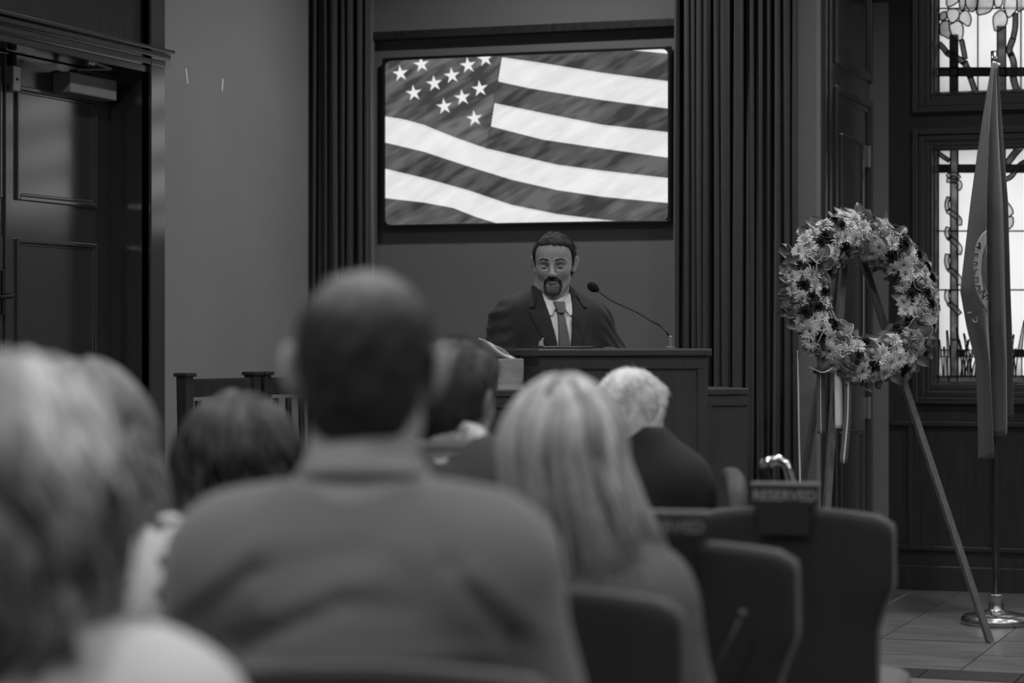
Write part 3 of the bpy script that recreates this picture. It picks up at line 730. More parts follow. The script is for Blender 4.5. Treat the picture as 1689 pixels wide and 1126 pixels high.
wood_chair(494, 10.17, math.radians(80), 'dark wooden side chair with slatted back nearer the dark curtain')

# ------------------------------------------------------------------ easel and wreath
ER = math.radians(45); es = np.array([math.cos(ER), math.sin(ER), 0]); eb = np.array([-math.sin(ER), math.cos(ER), 0])
Fr = PF(1633, 1060); Fl = Fr-es*.821; mid = (Fr+Fl)/2
eas = empty('easel', tuple(mid), ER, label='three-legged wooden easel holding up the flower wreath', cat='easel')
AZ, AB = 1.70, .41
M['easel'] = mat('easel_wood', .085, .5, .4, noise=.25, nscale=8, stretch=(10, 10, 1))
apx = np.array([0, AB, AZ])
MB().bar((.4105, .0, .004), apx+[.012, 0, 0], .028, .022, up=(0, 1, 0)).build('front_leg', 'easel', eas, bevel=.002)
MB().bar((-.4105, .0, .004), apx-[.012, 0, 0], .028, .022, up=(0, 1, 0)).build('front_leg', 'easel', eas, bevel=.002)
MB().bar((0, .95, .004), apx+[0, .03, -.02], .026, .022, up=(1, 0, 0)).build('rear_leg', 'easel', eas, bevel=.002)
MB().tube([apx+[-.03, .01, 0], apx+[.03, .01, 0]], .005, 8).build('bolt', 'metal', eas)
wc = PD(1418, 493, 9.80)
wre = empty('wreath', tuple(wc), ER, label='round funeral wreath of pale and dark flowers with striped ribbons', cat='wreath')
wre.rotation_euler = (math.radians(-13), 0, ER)
R0, r0 = .262, .088
M['leaf'] = mat('wreath_leaf', .055, .42, .5, noise=.45, nscale=40)
M['mum'] = mat('white_petal', .58, .7, .3, noise=.12, nscale=30, trans=.15)
M['rose'] = mat('mid_petal', .20, .6, .3, noise=.25, nscale=30)
M['carn'] = mat('dark_petal', .018, .7, .3, noise=.3, nscale=60)
M['foam'] = mat('moss', .03, .9)
mb = MB(); ph = np.linspace(0, 2*math.pi, 41); th_ = np.linspace(0, 2*math.pi, 13)
Pt = np.array([[((R0+r0*.8*math.cos(b))*math.cos(a), r0*.8*math.sin(b)*.8, (R0+r0*.8*math.cos(b))*math.sin(a)) for b in th_] for a in ph])
mb.grid(Pt).build('moss_ring', 'foam', wre, smooth=True)
def petal(mb, ang, tilt, L, w, base=0.004, cup=.25, z0=0.):
    ca, sa = math.cos(ang), math.sin(ang); pts = []
    for t, ww in ((0, .35), (.5, 1.), (.85, .8), (1., .25)):
        rr = base+L*t*math.cos(tilt); hh = z0+L*t*math.sin(tilt)-cup*L*t*t*.4
        for s in (-1, 1): pts.append((rr*ca-s*w*ww*sa, rr*sa+s*w*ww*ca, hh+abs(s)*cup*w*ww*.5))
    b = len(mb.v); mb.v += pts
    for i in range(3): mb.f.append((b+2*i, b+2*i+1, b+2*i+3, b+2*i+2))
def mum_mesh(seed, R=.034):
    g = random.Random(seed); mb = MB()
    for lay, (n, t, l) in enumerate(((18, .10, 1.), (17, .38, .92), (14, .7, .78), (11, 1.0, .6), (7, 1.3, .45))):
        for k in range(n): petal(mb, 2*math.pi*(k+.5*lay+g.uniform(-.25, .25))/n, t+g.uniform(-.12, .12), R*l*g.uniform(.85, 1.1), R*.11, .003, .5)
    return mb.mesh('mum')
def carn_mesh(seed, R=.03):
    g = random.Random(seed); mb = MB()
    for lay, (n, t, l) in enumerate(((8, .25, 1.), (8, .65, .9), (6, 1.05, .75), (4, 1.35, .65))):
        for k in range(n): petal(mb, 2*math.pi*(k+.4*lay+g.uniform(-.3, .3))/n, t+g.uniform(-.15, .15), R*l*g.uniform(.85, 1.1), R*.33, .002, .4)
    return mb.mesh('carnation')
def rose_mesh(seed, R=.032):
    g = random.Random(seed); mb = MB()
    mb.lathe([(.001, R*.72), (R*.3, R*.7), (R*.5, R*.45), (R*.4, .0)], 10)
    for lay, (n, rr, h) in enumerate(((3, .42, .8), (4, .66, .66), (5, .92, .45))):
        for k in range(n):
            a0 = 2*math.pi*(k+.5*lay)/n+g.uniform(-.2, .2); w = 2*math.pi/n*.72; P = np.zeros((4, 6, 3))
            for i in range(4):
                for j in range(6):
                    t = i/3; s = (j/5-.5)*2; a = a0+s*w; rd = R*rr*(.35+.65*t**.7)*(1+.12*t*t*(1 if lay else 0)); 
                    P[i, j] = (rd*math.cos(a), rd*math.sin(a), R*h*t*(1-.18*s*s)+.004*math.sin(5*s+lay)*t)
            mb.grid(P)
    return mb.mesh('rose')
def leaf_mesh(seed, L=.06, w=.02):
    g = random.Random(seed); P = np.zeros((7, 3, 3)); wd = [.12, .62, .95, 1., .8, .45, .04]
    for i in range(7):
        t = i/6
        for j in range(3): s = j-1; P[i, j] = (s*w*wd[i], L*t, .010*abs(s)*wd[i]-.014*t*t+.004*math.sin(6*t+seed))
    return MB().grid(P).mesh('leaf')
def fin(me, m):
    me.materials.append(M[m]); me.polygons.foreach_set('use_smooth', [True]*len(me.polygons)); return me
mums = [fin(mum_mesh(k), 'mum') for k in range(4)]; carns = [fin(carn_mesh(k), 'carn') for k in range(3)]
roses = [fin(rose_mesh(k), 'rose') for k in range(3)]; lvs = [fin(leaf_mesh(k, .048+.008*k, .017+.003*(k % 2)), 'leaf') for k in range(4)]
M['leaf_pale'] = mat('pale_edged_leaf', .13, .45, .5, noise=.5, nscale=60)
lvp = [fin(leaf_mesh(k, .045+.006*k, .017), 'leaf_pale') for k in range(3)]
rg = random.Random(11)
def frame_at(a, b, rad=1.):                                  # a: around the ring, b: around the tube (0 outward, -90 deg = towards the front)
    c = np.array([R0*math.cos(a), 0, R0*math.sin(a)]); e = np.array([math.cos(a), 0, math.sin(a)])
    nrm = e*math.cos(b)+np.array([0, 1, 0])*math.sin(b)*.85; nrm /= np.linalg.norm(nrm)
    return c+(e*math.cos(b)+np.array([0, .85, 0])*math.sin(b))*r0*rad, nrm
def put(name, me, pos, nrm, spin, sc, tip=None):
    z = Vector(nrm).normalized(); x = z.orthogonal().normalized() if tip is None else Vector(tip).cross(z).normalized(); y = z.cross(x)
    Mx = Matrix((x, y, z)).transposed() @ Matrix.Rotation(spin, 3, 'Z')
    o = link(name, me, None, wre); o.matrix_local = Matrix.Translation(Vector(pos)) @ Mx.to_4x4() @ Matrix.Scale(sc, 4); return o
spots = []
for tr_ in range(9000):
    a = rg.uniform(0, 2*math.pi); b = math.radians(-90+rg.uniform(-62, 62)); p, nrm = frame_at(a, b)
    dmin = .037
    if all(np.linalg.norm(p-q) > dmin for q, _ in spots): spots.append((p, nrm))
kinds = []
for p, nrm in spots:
    near = [k for (q, _), k in zip(spots, kinds) if np.linalg.norm(p-q) < .062]
    w = {'m': .56, 'c': .25, 'r': .19}
    if near.count('c'): w['c'] *= .4
    if near.count('r'): w['r'] *= .5
    x = rg.uniform(0, sum(w.values())); k = 'm' if x < w['m'] else ('c' if x < w['m']+w['c'] else 'r'); kinds.append(k)
    nm = np.array(nrm)+np.array([rg.uniform(-.25, .25), rg.uniform(-.2, .1), rg.uniform(-.25, .25)])
    if k == 'm': put('chrysanthemum', rg.choice(mums), p, nm, rg.uniform(0, 6), rg.uniform(1.0, 1.25))
    elif k == 'c': put('carnation', rg.choice(carns), p, nm, rg.uniform(0, 6), rg.uniform(1.0, 1.3))
    else: put('rose', rg.choice(roses), p-np.array(nm)*.008, nm, rg.uniform(0, 6), rg.uniform(1.0, 1.3))
for k in range(230):
    a = rg.uniform(0, 2*math.pi); outer = k < 165
    b = math.radians(rg.uniform(-75, 10)) if outer else math.radians(180+rg.uniform(0, 70))
    p, nrm = frame_at(a, b, .93 if outer else .85); e = np.array([math.cos(a), 0, math.sin(a)])*(1 if outer else -1)
    ta = np.array([-math.sin(a), 0, math.cos(a)])*rg.uniform(-.9, .9)
    tip = e*rg.uniform(.6, 1.)+ta+np.array([0, rg.uniform(-.8, .1), 0])
    fn = np.array([rg.uniform(-.5, .5), -1, rg.uniform(-.5, .5)])+e*.3
    z = Vector(fn).normalized(); y = Vector(tip); y = (y-z*y.dot(z)).normalized(); x = y.cross(z)
    o = link('leaf', rg.choice(lvs if rg.random() < .62 else lvp), None, wre)
    o.matrix_local = Matrix.Translation(Vector(p)) @ Matrix((x, y, z)).transposed().to_4x4() @ Matrix.Scale(rg.uniform(.8, 1.15), 4)
# ribbons: satin tails with a pale stripe, and bow loops
M['satin'] = mat('grey_satin', .085, .6, .5); M['satin_pale'] = mat('pale_satin', .62, .35, .5); M['satin_dark'] = mat('dark_satin', .05, .35, .5)
bpy.context.view_layer.update(); Wi = wre.matrix_world.inverted()
def wl(u, v, D): return np.array(Wi @ Vector(PD(u, v, D)))
def ribbon(pts, w, m, name='ribbon', parent=None, up=(0, -1, 0), stripe=None):
    pts = np.array(pts, float); n = len(pts); tt = np.linspace(0, n-1, (n-1)*8+1); P = np.stack([np.interp(tt, range(n), pts[:, i]) for i in range(3)], 1)
    for _ in range(6): P[1:-1] = .25*P[:-2]+.5*P[1:-1]+.25*P[2:]
    T = np.gradient(P, axis=0); T /= np.linalg.norm(T, axis=1)[:, None]; X = np.cross(T, np.array(up, float)); X /= np.linalg.norm(X, axis=1)[:, None]+1e-9
    Nn = np.cross(X, T)
    o = MB().grid(np.stack([P-X*w/2, P, P+X*w/2], 1)).build(name, m, parent or wre, smooth=True, solid=.0008)
    if stripe:
        for s0, s1 in stripe[1]:
            MB().grid(np.stack([P+X*w*s0+Nn*.0009, P+X*w*s1+Nn*.0009], 1)).build('stripe', stripe[0], o, smooth=True, solid=.0004)
            MB().grid(np.stack([P+X*w*s0-Nn*.0009, P+X*w*s1-Nn*.0009], 1)).build('stripe', stripe[0], o, smooth=True, solid=.0004)
    return o
FD = 9.68
ribbon([wl(1356, 572, FD), wl(1354, 610, FD-.02), wl(1354, 660, FD), wl(1355, 715, FD-.01)], .040, 'satin', stripe=('satin_pale', ((.0, .1),)))
ribbon([wl(1385, 556, FD-.01), wl(1383, 575, FD-.03), wl(1383, 640, FD-.02), wl(1384, 706, FD-.02)], .037, 'satin_pale')
ribbon([wl(1398, 572, FD), wl(1399, 620, FD-.02), wl(1398, 690, FD-.01), wl(1391, 764, FD-.03)], .036, 'satin', stripe=('satin_pale', ((-.12, .08),)))
ribbon([wl(1316, 578, FD+.02), wl(1317, 640, FD), wl(1318, 720, FD+.01), wl(1320, 800, FD)], .008, 'satin_pale')
ribbon([wl(1340, 606, FD-.01), wl(1352, 612, FD-.05), wl(1366, 604, FD-.06), wl(1375, 588, FD-.04), wl(1377, 570, FD-.01)], .04, 'satin', up=(0.3, -1, .6), stripe=('satin_pale', ((.36, .5),)))
def bow(u, v, D, sc, n, rot0):                               # loops of satin with a pale edge
    c = wl(u, v, D); b_ = 12
    for k in range(n):
        a = rot0+2*math.pi*k/n; e = np.array([math.cos(a), 0, math.sin(a)]); t = np.array([-math.sin(a), 0, math.cos(a)]); f_ = np.array([0, -1., 0])
        P = np.zeros((b_+1, 5, 3)); L_ = .075*sc*(1+.15*math.sin(3*k+rot0))
        for i_ in range(b_+1):
            q = i_/b_; w_ = .030*sc*math.sin(math.pi*min(1, .12+q*.80))**.8
            for j_ in range(5):
                y_ = j_/2-1; P[i_, j_] = c+e*L_*q+t*w_*y_+f_*(.020*sc*math.sin(q*2.6)+.014*y_*sc*(1 if k % 2 else -1)+.010*sc*y_*y_)
        lp_ = MB().grid(P).build('bow_loop', 'satin', wre, smooth=True, solid=.001)
        rim = np.concatenate([P[1:, 4], P[-1, ::-1][1:], P[1:, 0][::-1][1:]])
        MB().tube(rim+f_*.001, .0013*sc, 5).build('pale_edge', 'satin_pale', lp_, smooth=True)
    MB().lathe([(.001, -.012*sc), (.011*sc, -.008*sc), (.014*sc, 0), (.011*sc, .008*sc), (.001, .012*sc)], 12, tuple(c+np.array([0, -.012, 0]))).build('bow_knot', 'satin', wre, smooth=True)
bow(1370, 552, FD-.03, 1.15, 4, .5); bow(1350, 432, FD-.01, .85, 4, 1.2); bow(1516, 532, FD+.08, .85, 4, .3); bow(1452, 392, FD+.04, .6, 3, .9)

# ------------------------------------------------------------------ flag on its pole
FDp = CAMH*FPX/(1029-CY); fp = FL(1643, FDp)
flag = empty('flag_stand', fp, YAW, label='tall flagpole in round polished metal floor base before leaded windows', cat='flagpole')
MB().lathe([(.002, .0), (.148, .0), (.152, .012), (.148, .028), (.135, .042), (.085, .052), (.04, .058), (.033, .066), (.030, .12), (.034, .125), (.034, .13), (.018, .13), (.002, .13)], 48).build('base', 'brass', flag, smooth=True)
zt = PD(1638, 84, FDp)[2]
M['pole'] = mat('dark_varnished_pole', .03, .3, .5)
MB().tube([(0, 0, .05), (-.006, 0, zt-.07)], .0145, 14).build('pole', 'pole', flag, smooth=True)
MB().tube([(-.006, 0, zt-.075), (-.0065, 0, zt)], .0165, 14).build('pole_cap', 'brass', flag, smooth=True)
fx = lambda u: (u-1641)/FPX*FDp
fz = lambda v: CAMH+(CY-v)/FPX*FDp
lv = [105, 200, 330, 420, 480, 540, 600, 690, 760]
nodes = [([1632,1617,1599,1588,1581,1592,1608,1611,1612], .02, 757), ([1633,1621,1608,1601,1596,1601,1613,1616,1618], -.045, 758), ([1634,1624,1617,1616,1612,1614,1621,1626,1630], -.075, 752),
         ([1635,1628,1622,1623,1624,1625,1628,1630,1631], -.01, 748), ([1636,1628,1623,1624,1624,1624,1625,1626,1627], .03, 720), ([1636,1632,1630,1630,1630,1631,1634,1634,1634], -.03, 719),
         ([1637,1637,1640,1642,1644,1646,1649,1650,1650], -.05, 717), ([1638,1641,1648,1650,1651,1653,1655,1656,1656], -.02, 712), ([1638,1641,1647,1649,1650,1651,1653,1653,1653], .02, 694), ([1639,1644,1652,1654,1656,1658,1660,1661,1661], .0, 693), ([1640,1647,1657,1659,1660,1662,1664,1666,1666], -.02, 690)]
NJ = len(nodes); NT = 60; A = np.zeros((NT, NJ, 3))
for j, (us, yy, ve) in enumerate(nodes):
    for i in range(NT):
        t = i/(NT-1); v = 105+(ve-105)*t; op = min(1, .15+t*2.2)
        A[i, j] = (fx(np.interp(v, lv, us)), -.028+1.25*yy*op+.008*math.sin(9*t+j*1.7), fz(v))
jj = np.linspace(0, NJ-1, (NJ-1)*6+1); Bm = np.zeros((NT, len(jj), 3))
for i in range(NT):
    for c in range(3): Bm[i, :, c] = np.interp(jj, range(NJ), A[i, :, c])
for _ in range(1): Bm[:, 1:-1] = .25*Bm[:, :-2]+.5*Bm[:, 1:-1]+.25*Bm[:, 2:]
Bm[:, :, 1] -= .0
M['flag'] = mat('flag_cloth', .075, .5, .4, noise=.1, nscale=80, sheen=.2)
fl_o = empty('flag', (fp[0], fp[1], 0), YAW, label='dark folded flag with a lettered emblem hanging from the flagpole', cat='flag')
MB().grid(Bm).build('cloth', 'flag', fl_o, smooth=True, solid=.0015)
mbf = MB().grid(Bm); bv = BVHTree.FromPolygons([Vector(v) for v in mbf.v], mbf.f)
def onflag(u, v, off=.003):
    h = bv.ray_cast(Vector((fx(u), -1, fz(v))), Vector((0, 1, 0)))
    if h[0] is None:
        h = bv.find_nearest(Vector((fx(u), -.06, fz(v))))
        return np.array((fx(u), h[0].y-off, fz(v)))
    return np.array(h[0])-np.array([0, off, 0])
outer = dense([(1622,376),(1608,389),(1601,405),(1597,440),(1600,478),(1608,500),(1621,517)], 5); inner = dense([(1623,398),(1615,408),(1610,425),(1608,452),(1611,478),(1616,488),(1623,498)], 5)
G = np.array([[onflag(*(o_*(1-s)+i_*s)) for s in np.linspace(0, 1, 6)] for o_, i_ in zip(outer, inner)])
M['flag_gold'] = mat('pale_flag_print', .30, .55, .3); M['flag_mid'] = mat('grey_flag_print', .13, .55, .3)
ring = MB().grid(G).build('emblem_ring', 'flag_gold', fl_o, smooth=True, solid=.001)
shield_o = dense([(1619,415),(1615,430),(1613,450),(1616,470),(1621,478)], 4); shield_i = dense([(1623,412),(1623,430),(1623,450),(1623,470),(1623,480)], 4)
G = np.array([[onflag(*(o_*(1-s)+i_*s), .004) for s in np.linspace(0, 1, 5)] for o_, i_ in zip(shield_o, shield_i)])
MB().grid(G).build('emblem_shield', 'flag_mid', fl_o, smooth=True, solid=.001)
M['ink'] = mat('dark_flag_lettering', .02, .6, .3)
for ch, u, v, sz, rot, m in (('M',1606.5,407,10,112,'ink'),('E',1603,422,9.5,100,'ink'),('R',1602,436,9.5,93,'ink'),('C',1602,449,9.5,88,'ink'),('H',1603,462,10,82,'ink'),('A',1606,475,11.5,70,'ink'),('N',1611,486,12,58,'ink'),('T',1617.5,495,12.5,48,'ink'),('7',1595.5,515,14,62,'flag_gold'),('5',1602,527,14,55,'flag_gold')):
    o = link('lettering', text_mesh(ch, sz/FPX*FDp*1.45).copy(), m, fl_o); p = onflag(u, v, .006)
    o.location = p; o.rotation_euler = Matrix(((1,0,0),(0,0,-1),(0,1,0))).to_euler(); o.rotation_mode = 'XYZ'
    o.matrix_local = Matrix.Translation(Vector(p)) @ Matrix.Rotation(math.radians(90), 4, 'X') @ Matrix.Rotation(math.radians(rot-180 if False else -rot), 4, 'Z')
MB().tube([(-.02, -.018, fz(104)), (.012, -.018, fz(108))], .007, 8).build('header_cord', 'satin_pale', fl_o)
# thin pale cable lying on the tiles
pts = [PF(1436, 1010), PF(1452, 1001), PF(1470, 994), PF(1490, 983), PF(1505, 977)]
pts = [np.array(p)+[0, 0, .003] for p in pts]
tag(MB().tube(pts, .003, 6).build('cable', mat('cable_grey', .3, .5), smooth=True), 'thin pale cable lying on tiles by the panelled pier', 'cable')
# ------------------------------------------------------------------ stacking chairs
M['chair_back'] = mat('dark_chair_shell', .020, .7, .3, noise=.1, nscale=120)
M['chair_cloth'] = mat('grey_chair_cloth', .12, .9, .2, noise=.15, nscale=140, bump=.2, bscale=300)
M['dull_rod'] = mat('dull_rod', .05, .6); M['chair_frame'] = mat('black_steel_tube', .012, .35, .5)
ZTOP = .86
def back_grid(w0, y_of, zoff=0., inset=0., n=20, m=26):
    P = np.zeros((m, n+1, 3)); zl = .40+inset
    for i in range(m):
        t = i/(m-1)
        for j in range(n+1):
            s = j/n*2-1; zt_ = ZTOP-inset-.018*s*s; z = zl+(zt_-zl)*t
            w = np.interp(z, [.40, .60, .645, .69, .9], [w0-.04, w0-.035, w0-.02, w0, w0])-inset
            r = .035; dz = zt_-z
            if dz < r: w = w-r+math.sqrt(max(r*r-(r-dz)**2, 0))
            P[i, j] = (s*w, y_of(s, z), z)
    return P
def make_chair():
    r = empty('stacking_chair', (0, 0, 0))
    yb = lambda s, z: -.235-.05*(z-.45)/.4+.028*s*s
    A = back_grid(.226, lambda s, z: yb(s, z)-.012); B = back_grid(.226, lambda s, z: yb(s, z)+.004)
    def slab(A, B, name, m, bevel):
        mb = MB(); a, b = A.shape[:2]; mb.grid(A); k = a*b; mb.v += [tuple(p) for p in B.reshape(-1, 3)]
        mb.f += [tuple(k+i for i in f[::-1]) for f in list(mb.f)]
        ring = [(0, j) for j in range(b)]+[(i, b-1) for i in range(1, a)]+[(a-1, j) for j in range(b-2, -1, -1)]+[(i, 0) for i in range(a-2, 0, -1)]
        for q in range(len(ring)):
            i0, i1 = ring[q], ring[(q+1) % len(ring)]; x, y = i0[0]*b+i0[1], i1[0]*b+i1[1]; mb.f.append((y, x, k+x, k+y))
        return mb.build(name, m, r, smooth=True, bevel=bevel)
    slab(A, B, 'back_shell', 'chair_back', 0)
    A2 = back_grid(.231, lambda s, z: yb(s, z)+.004, inset=-.004); B2 = back_grid(.225, lambda s, z: yb(s, z)+.04)
    slab(A2, B2, 'back_cushion', 'chair_cloth', 0)
    F = SDF((-.27, -.26, .36), (.27, .30, .52), .012)
    F.func(lambda x, y, z: (np.maximum(np.abs(x)/.235, 0)**6+np.maximum(np.abs(y-.03)/.235, 0)**6+(np.abs(z-.427)/.036)**4)**(1/4.)*.036-.036, 'u', .0001)
    F.f = np.minimum(F.f, 1.).astype(np.float32)
    V, Q = F.mesh(1); link('seat', np_mesh('seat', V, Q), 'chair_cloth', r)
    for sx in (-1, 1):
        MB().tube([(sx*.215, -.20, .40), (sx*.235, -.24, .012)], .011, 10).build('leg', 'chair_frame', r, smooth=True)
        MB().tube([(sx*.215, .22, .40), (sx*.232, .25, .012)], .011, 10).build('leg', 'chair_frame', r, smooth=True)
        MB().tube([(sx*.21, -.21, .398), (sx*.21, .23, .398)], .011, 10).build('seat_rail', 'chair_frame', r, smooth=True)
        MB().tube([(sx*.12, -.225, .66), (sx*.12, -.215, .50), (sx*.14, -.21, .398)], .010, 10).build('back_support', 'chair_frame', r, smooth=True)
    return r
proto = make_chair(); used = [False]
def chair(loc, rz, label, group=None):
    o = proto if not used[0] else copy_tree(proto); used[0] = True
    o.location = loc; o.rotation_euler = (0, 0, rz); tag(o, label, 'chair', group); return o
def back_loc(u, D, rz):                                     # chair whose back stands at depth D under pixel column u
    p = np.array(FL(u, D)); return tuple(p+.27*np.array([-math.sin(rz), math.cos(rz), 0]))
def reserved(ch, label):
    s = empty('reserved_sign', ch.location, ch.rotation_euler.z, label, 'sign', None)
    y = -.287
    MB().box((-.071, y-.014, ZTOP+.004), (.071, y+.004, ZTOP+.050)).build('placard', mat('dark_placard', .014, .45, .4), s, bevel=.0015)
    MB().box((-.073, y-.016, ZTOP+.048), (.073, y+.016, ZTOP+.055)).build('top_edge', mat('pale_plastic_edge', .13, .6), s, bevel=.001)
    MB().box((-.055, y-.026, ZTOP-.058), (.055, y-.012, ZTOP+.006)).build('clip', 'soft_black', s, bevel=.002)
    MB().box((-.055, y-.026, ZTOP+.0025), (.055, y+.06, ZTOP+.0085)).build('clip_top', 'soft_black', s)
    me = text_mesh('RESERVED', .0305); t = link('lettering', me.copy(), mat('grey_lettering', .2, .6), s)
    t.matrix_local = Matrix.Translation(Vector((0, y-.0145, ZTOP+.0265))) @ Matrix.Rotation(math.radians(90), 4, 'X')
    return s
RZ = math.radians(6)
c1 = chair(back_loc(1297, 5.25, RZ), RZ, 'empty dark-backed stacking chair with reserved sign, right of the wreath-side aisle' if False else 'empty dark-backed stacking chair with reserved sign standing below the wreath')
reserved(c1, 'dark reserved sign clipped on the empty chair below the wreath')
c2 = chair(back_loc(1104, 4.38, RZ), RZ, 'dark-backed stacking chair with reserved sign beside the long blonde hair')
reserved(c2, 'dark reserved sign half hidden behind the long blonde hair')
lev_ = MB().tube([c2.matrix_basis.inverted() @ Vector(PD(1225, 1012, 4.30)), c2.matrix_basis.inverted() @ Vector(PD(1199, 1066, 4.31)), c2.matrix_basis.inverted() @ Vector(PD(1158, 1150, 4.33))], .0026, 8)
bpy.context.view_layer.update(); lev_.build('thin_rod', 'dull_rod', c2, smooth=True)
p = c2.matrix_basis.inverted() @ Vector(PD(1225, 1012, 4.30)); MB().lathe([(.001, -.008), (.006, -.005), (.008, 0), (.006, .005), (.001, .008)], 14, tuple(p)).build('rod_knob', 'dull_rod', c2, smooth=True)
chair(back_loc(205, 5.85, RZ), RZ, 'dark-backed stacking chair in front of the dark door casing')

# ------------------------------------------------------------------ people
def Rz(a): return np.array(Matrix.Rotation(a, 3, 'Z'))
def Rx(a): return np.array(Matrix.Rotation(a, 3, 'X'))
def head(F, c, R, t=0., face=True, ears=True, es=1.):
    F.frame(R, c)
    F.ell((0, -.014, .030), (.076+t, .097+t, .086+t), .01)
    F.ell((0, .026, -.028), (.057+t, .062+t, .086+t), .04)
    F.cap((-.041, .012, -.062), (-.014, .066, -.098), .021+t, .019+t, .025); F.cap((.041, .012, -.062), (.014, .066, -.098), .021+t, .019+t, .025)
    F.ell((0, .074, -.098), (.022+t, .018+t, .018+t), .025)
    F.ell((0, .055, .055), (.055+t, .036+t, .045+t), .04)
    if face:
        for s in (-1, 1):
            F.ell((s*.037, .054, -.020), (.018+t, .019+t, .020+t), .035)
            F.cap((s*.016, .0880, .022), (s*.046, .072, .020), .0090+t, .0085+t, .012)
            F.ell((s*.031, .096, .000), (.018, .018, .0125), .010, 's')
            F.ell((s*.031, .0715, -.002), (.0140+t, .0125+t, .0115+t), .004)
            F.ell((s*.0115, .099, -.033), (.0085+t, .009+t, .007+t), .007)
        F.cap((0, .086, .014), (0, .108, -.026), .0085+t, .0105+t, .010); F.ell((0, .107, -.030), (.0115+t, .010+t, .009+t), .008)
        F.ell((0, .080, -.058), (.024+t, .016+t, .013+t), .012)
        F.ell((0, .0935, -.0545), (.019+t, .006+t, .0042+t), .004); F.ell((0, .0925, -.0635), (.017+t, .0065+t, .005+t), .004)
        F.ell((0, .100, -.0590), (.020, .006, .0013), .002, 's')
    if ears:
        for s in (-1, 1):
            F.ell((s*(.083+.004*(es-1)*5), -.012, -.002), (.0075*es+t, .020*es+t, .032*es+t), .010, ry=s*.22, rz=s*.45)
            F.cap((s*(.085+.02*(es-1)), -.020, .020), (s*(.090+.02*(es-1)), -.026, .000), .005+t, .005+t, .008); F.ell((s*.0765, -.004, -.030), (.006+t, .008+t, .010+t), .010)
            F.ell((s*.092, .0, .004), (.006, .009, .016), .004, 's', rz=s*.4)
    F.frame()
def hand(F, w, d, n, side, t=0.):
    w, d, n = (np.array(q, float) for q in (w, d, n)); d /= np.linalg.norm(d); n = n-d*(n @ d); n /= np.linalg.norm(n); b = np.cross(d, n)*side
    for k in range(4):
        o = (k-1.5)*.019; base = w+d*.078+b*o-n*.002; L = (.070, .078, .072, .056)[k]
        F.cap(w+d*.01+b*o*.7, base, .013+t, .0105+t, .012); m1 = base+d*L*.5-n*.010; F.cap(base, m1, .0098+t, .0088+t, .003); F.cap(m1, m1+d*L*.40-n*L*.32, .0088+t, .0072+t, .003)
    th0 = w+d*.022-b*.024; th1 = th0+d*.030-b*.026-n*.004; F.cap(w+d*.015-b*.012, th0, .014+t, .0135+t, .01); F.cap(th0, th1, .0135+t, .011+t, .006); F.cap(th1, th1+d*.030-b*.006-n*.006, .0108+t, .0085+t, .004)
def torso(F, P, t=0., k=.045):
    sw, sh, g = P['sw'], P['sh'], P.get('g', 1.)
    F.cap((-sw+.075, -.038, sh-.075), (sw-.075, -.038, sh-.075), .070+t, .070+t, .03)
    for s in (-1, 1): F.cap((s*.035, -.034, sh+P.get('tr', .030)), (s*(sw-.085), -.038, sh-.062), .046+t, .060+t, .05)
    F.ell((0, -.022, sh-.19), (sw-.05+t, .118*g+t, .20+t), .05)
    F.ell((0, .0, .70), (.165*g+t, .128*g+t, .19+t), .06); F.ell((0, -.012, .56), (.185*g+t, .135*g+t, .12+t), .05)
def arms_pts(P, s):
    sw, sh = P['sw'], P['sh']; return (s*(sw-.062), -.036, sh-.085), (s*(sw+.02), .02, sh-.36), (s*.10, .29, .665)
def arms(F, P, t=0., hands=True, sleeve=1.):
    for s in (-1, 1):
        a, b, c = map(np.array, arms_pts(P, s)); F.cap(a, b, .060+t, .047+t, .05); F.cap(b, b+(c-b)*sleeve, .046+t, .033+t, .02)
        if hands: hand(F, c, np.array([-s*.35, .75, -.25]), np.array([0, .3, .9]), s)
def legs(F, P, t=0., feet=True):
    for s in (-1, 1):
        F.cap((s*.095, .0, .545), (s*.115, .44, .535), .084+t, .062+t, .04); F.cap((s*.115, .44, .535), (s*.125, .43, .10), .060+t, .040+t, .03)
        if feet: F.cap((s*.125, .40, .055), (s*.135, .60, .040), .045+t, .034+t, .03)
def neck(F, P, t=0.):
    hc = P['hc']; F.cap((0, hc[1]-.022, hc[2]-.045), (0, -.036, P['sh']+.005), .056*P.get('nk', 1)+t, .062*P.get('nk', 1)+t, .035)
def seated(label, u, D, H, sw, rz, hyaw=0., hpitch=0., skin='skin_back', **kw):
    root = empty('person', FL(u, D), rz, label, 'person', None)
    P = dict(sw=sw, sh=kw.get('sh', H-.245), H=H, hc=np.array([0, .0, H-.128]), R=Rz(hyaw) @ Rx(-hpitch), root=root, g=kw.get('g', 1.), nk=kw.get('nk', 1.), tr=kw.get('tr', .03))
    F = SDF((-.44, -.26, .0), (.44, .70, H+.03), .016, ((-.105, -.125, H-.27), (.105, .13, H+.01)), .0068)
    neck(F, P); head(F, P['hc'], P['R'], es=kw.get('es', 1.05)); torso(F, P); arms(F, P); legs(F, P)
    V, Q = F.mesh(1); link('body', np_mesh('body', V, Q), skin, root)
    return P
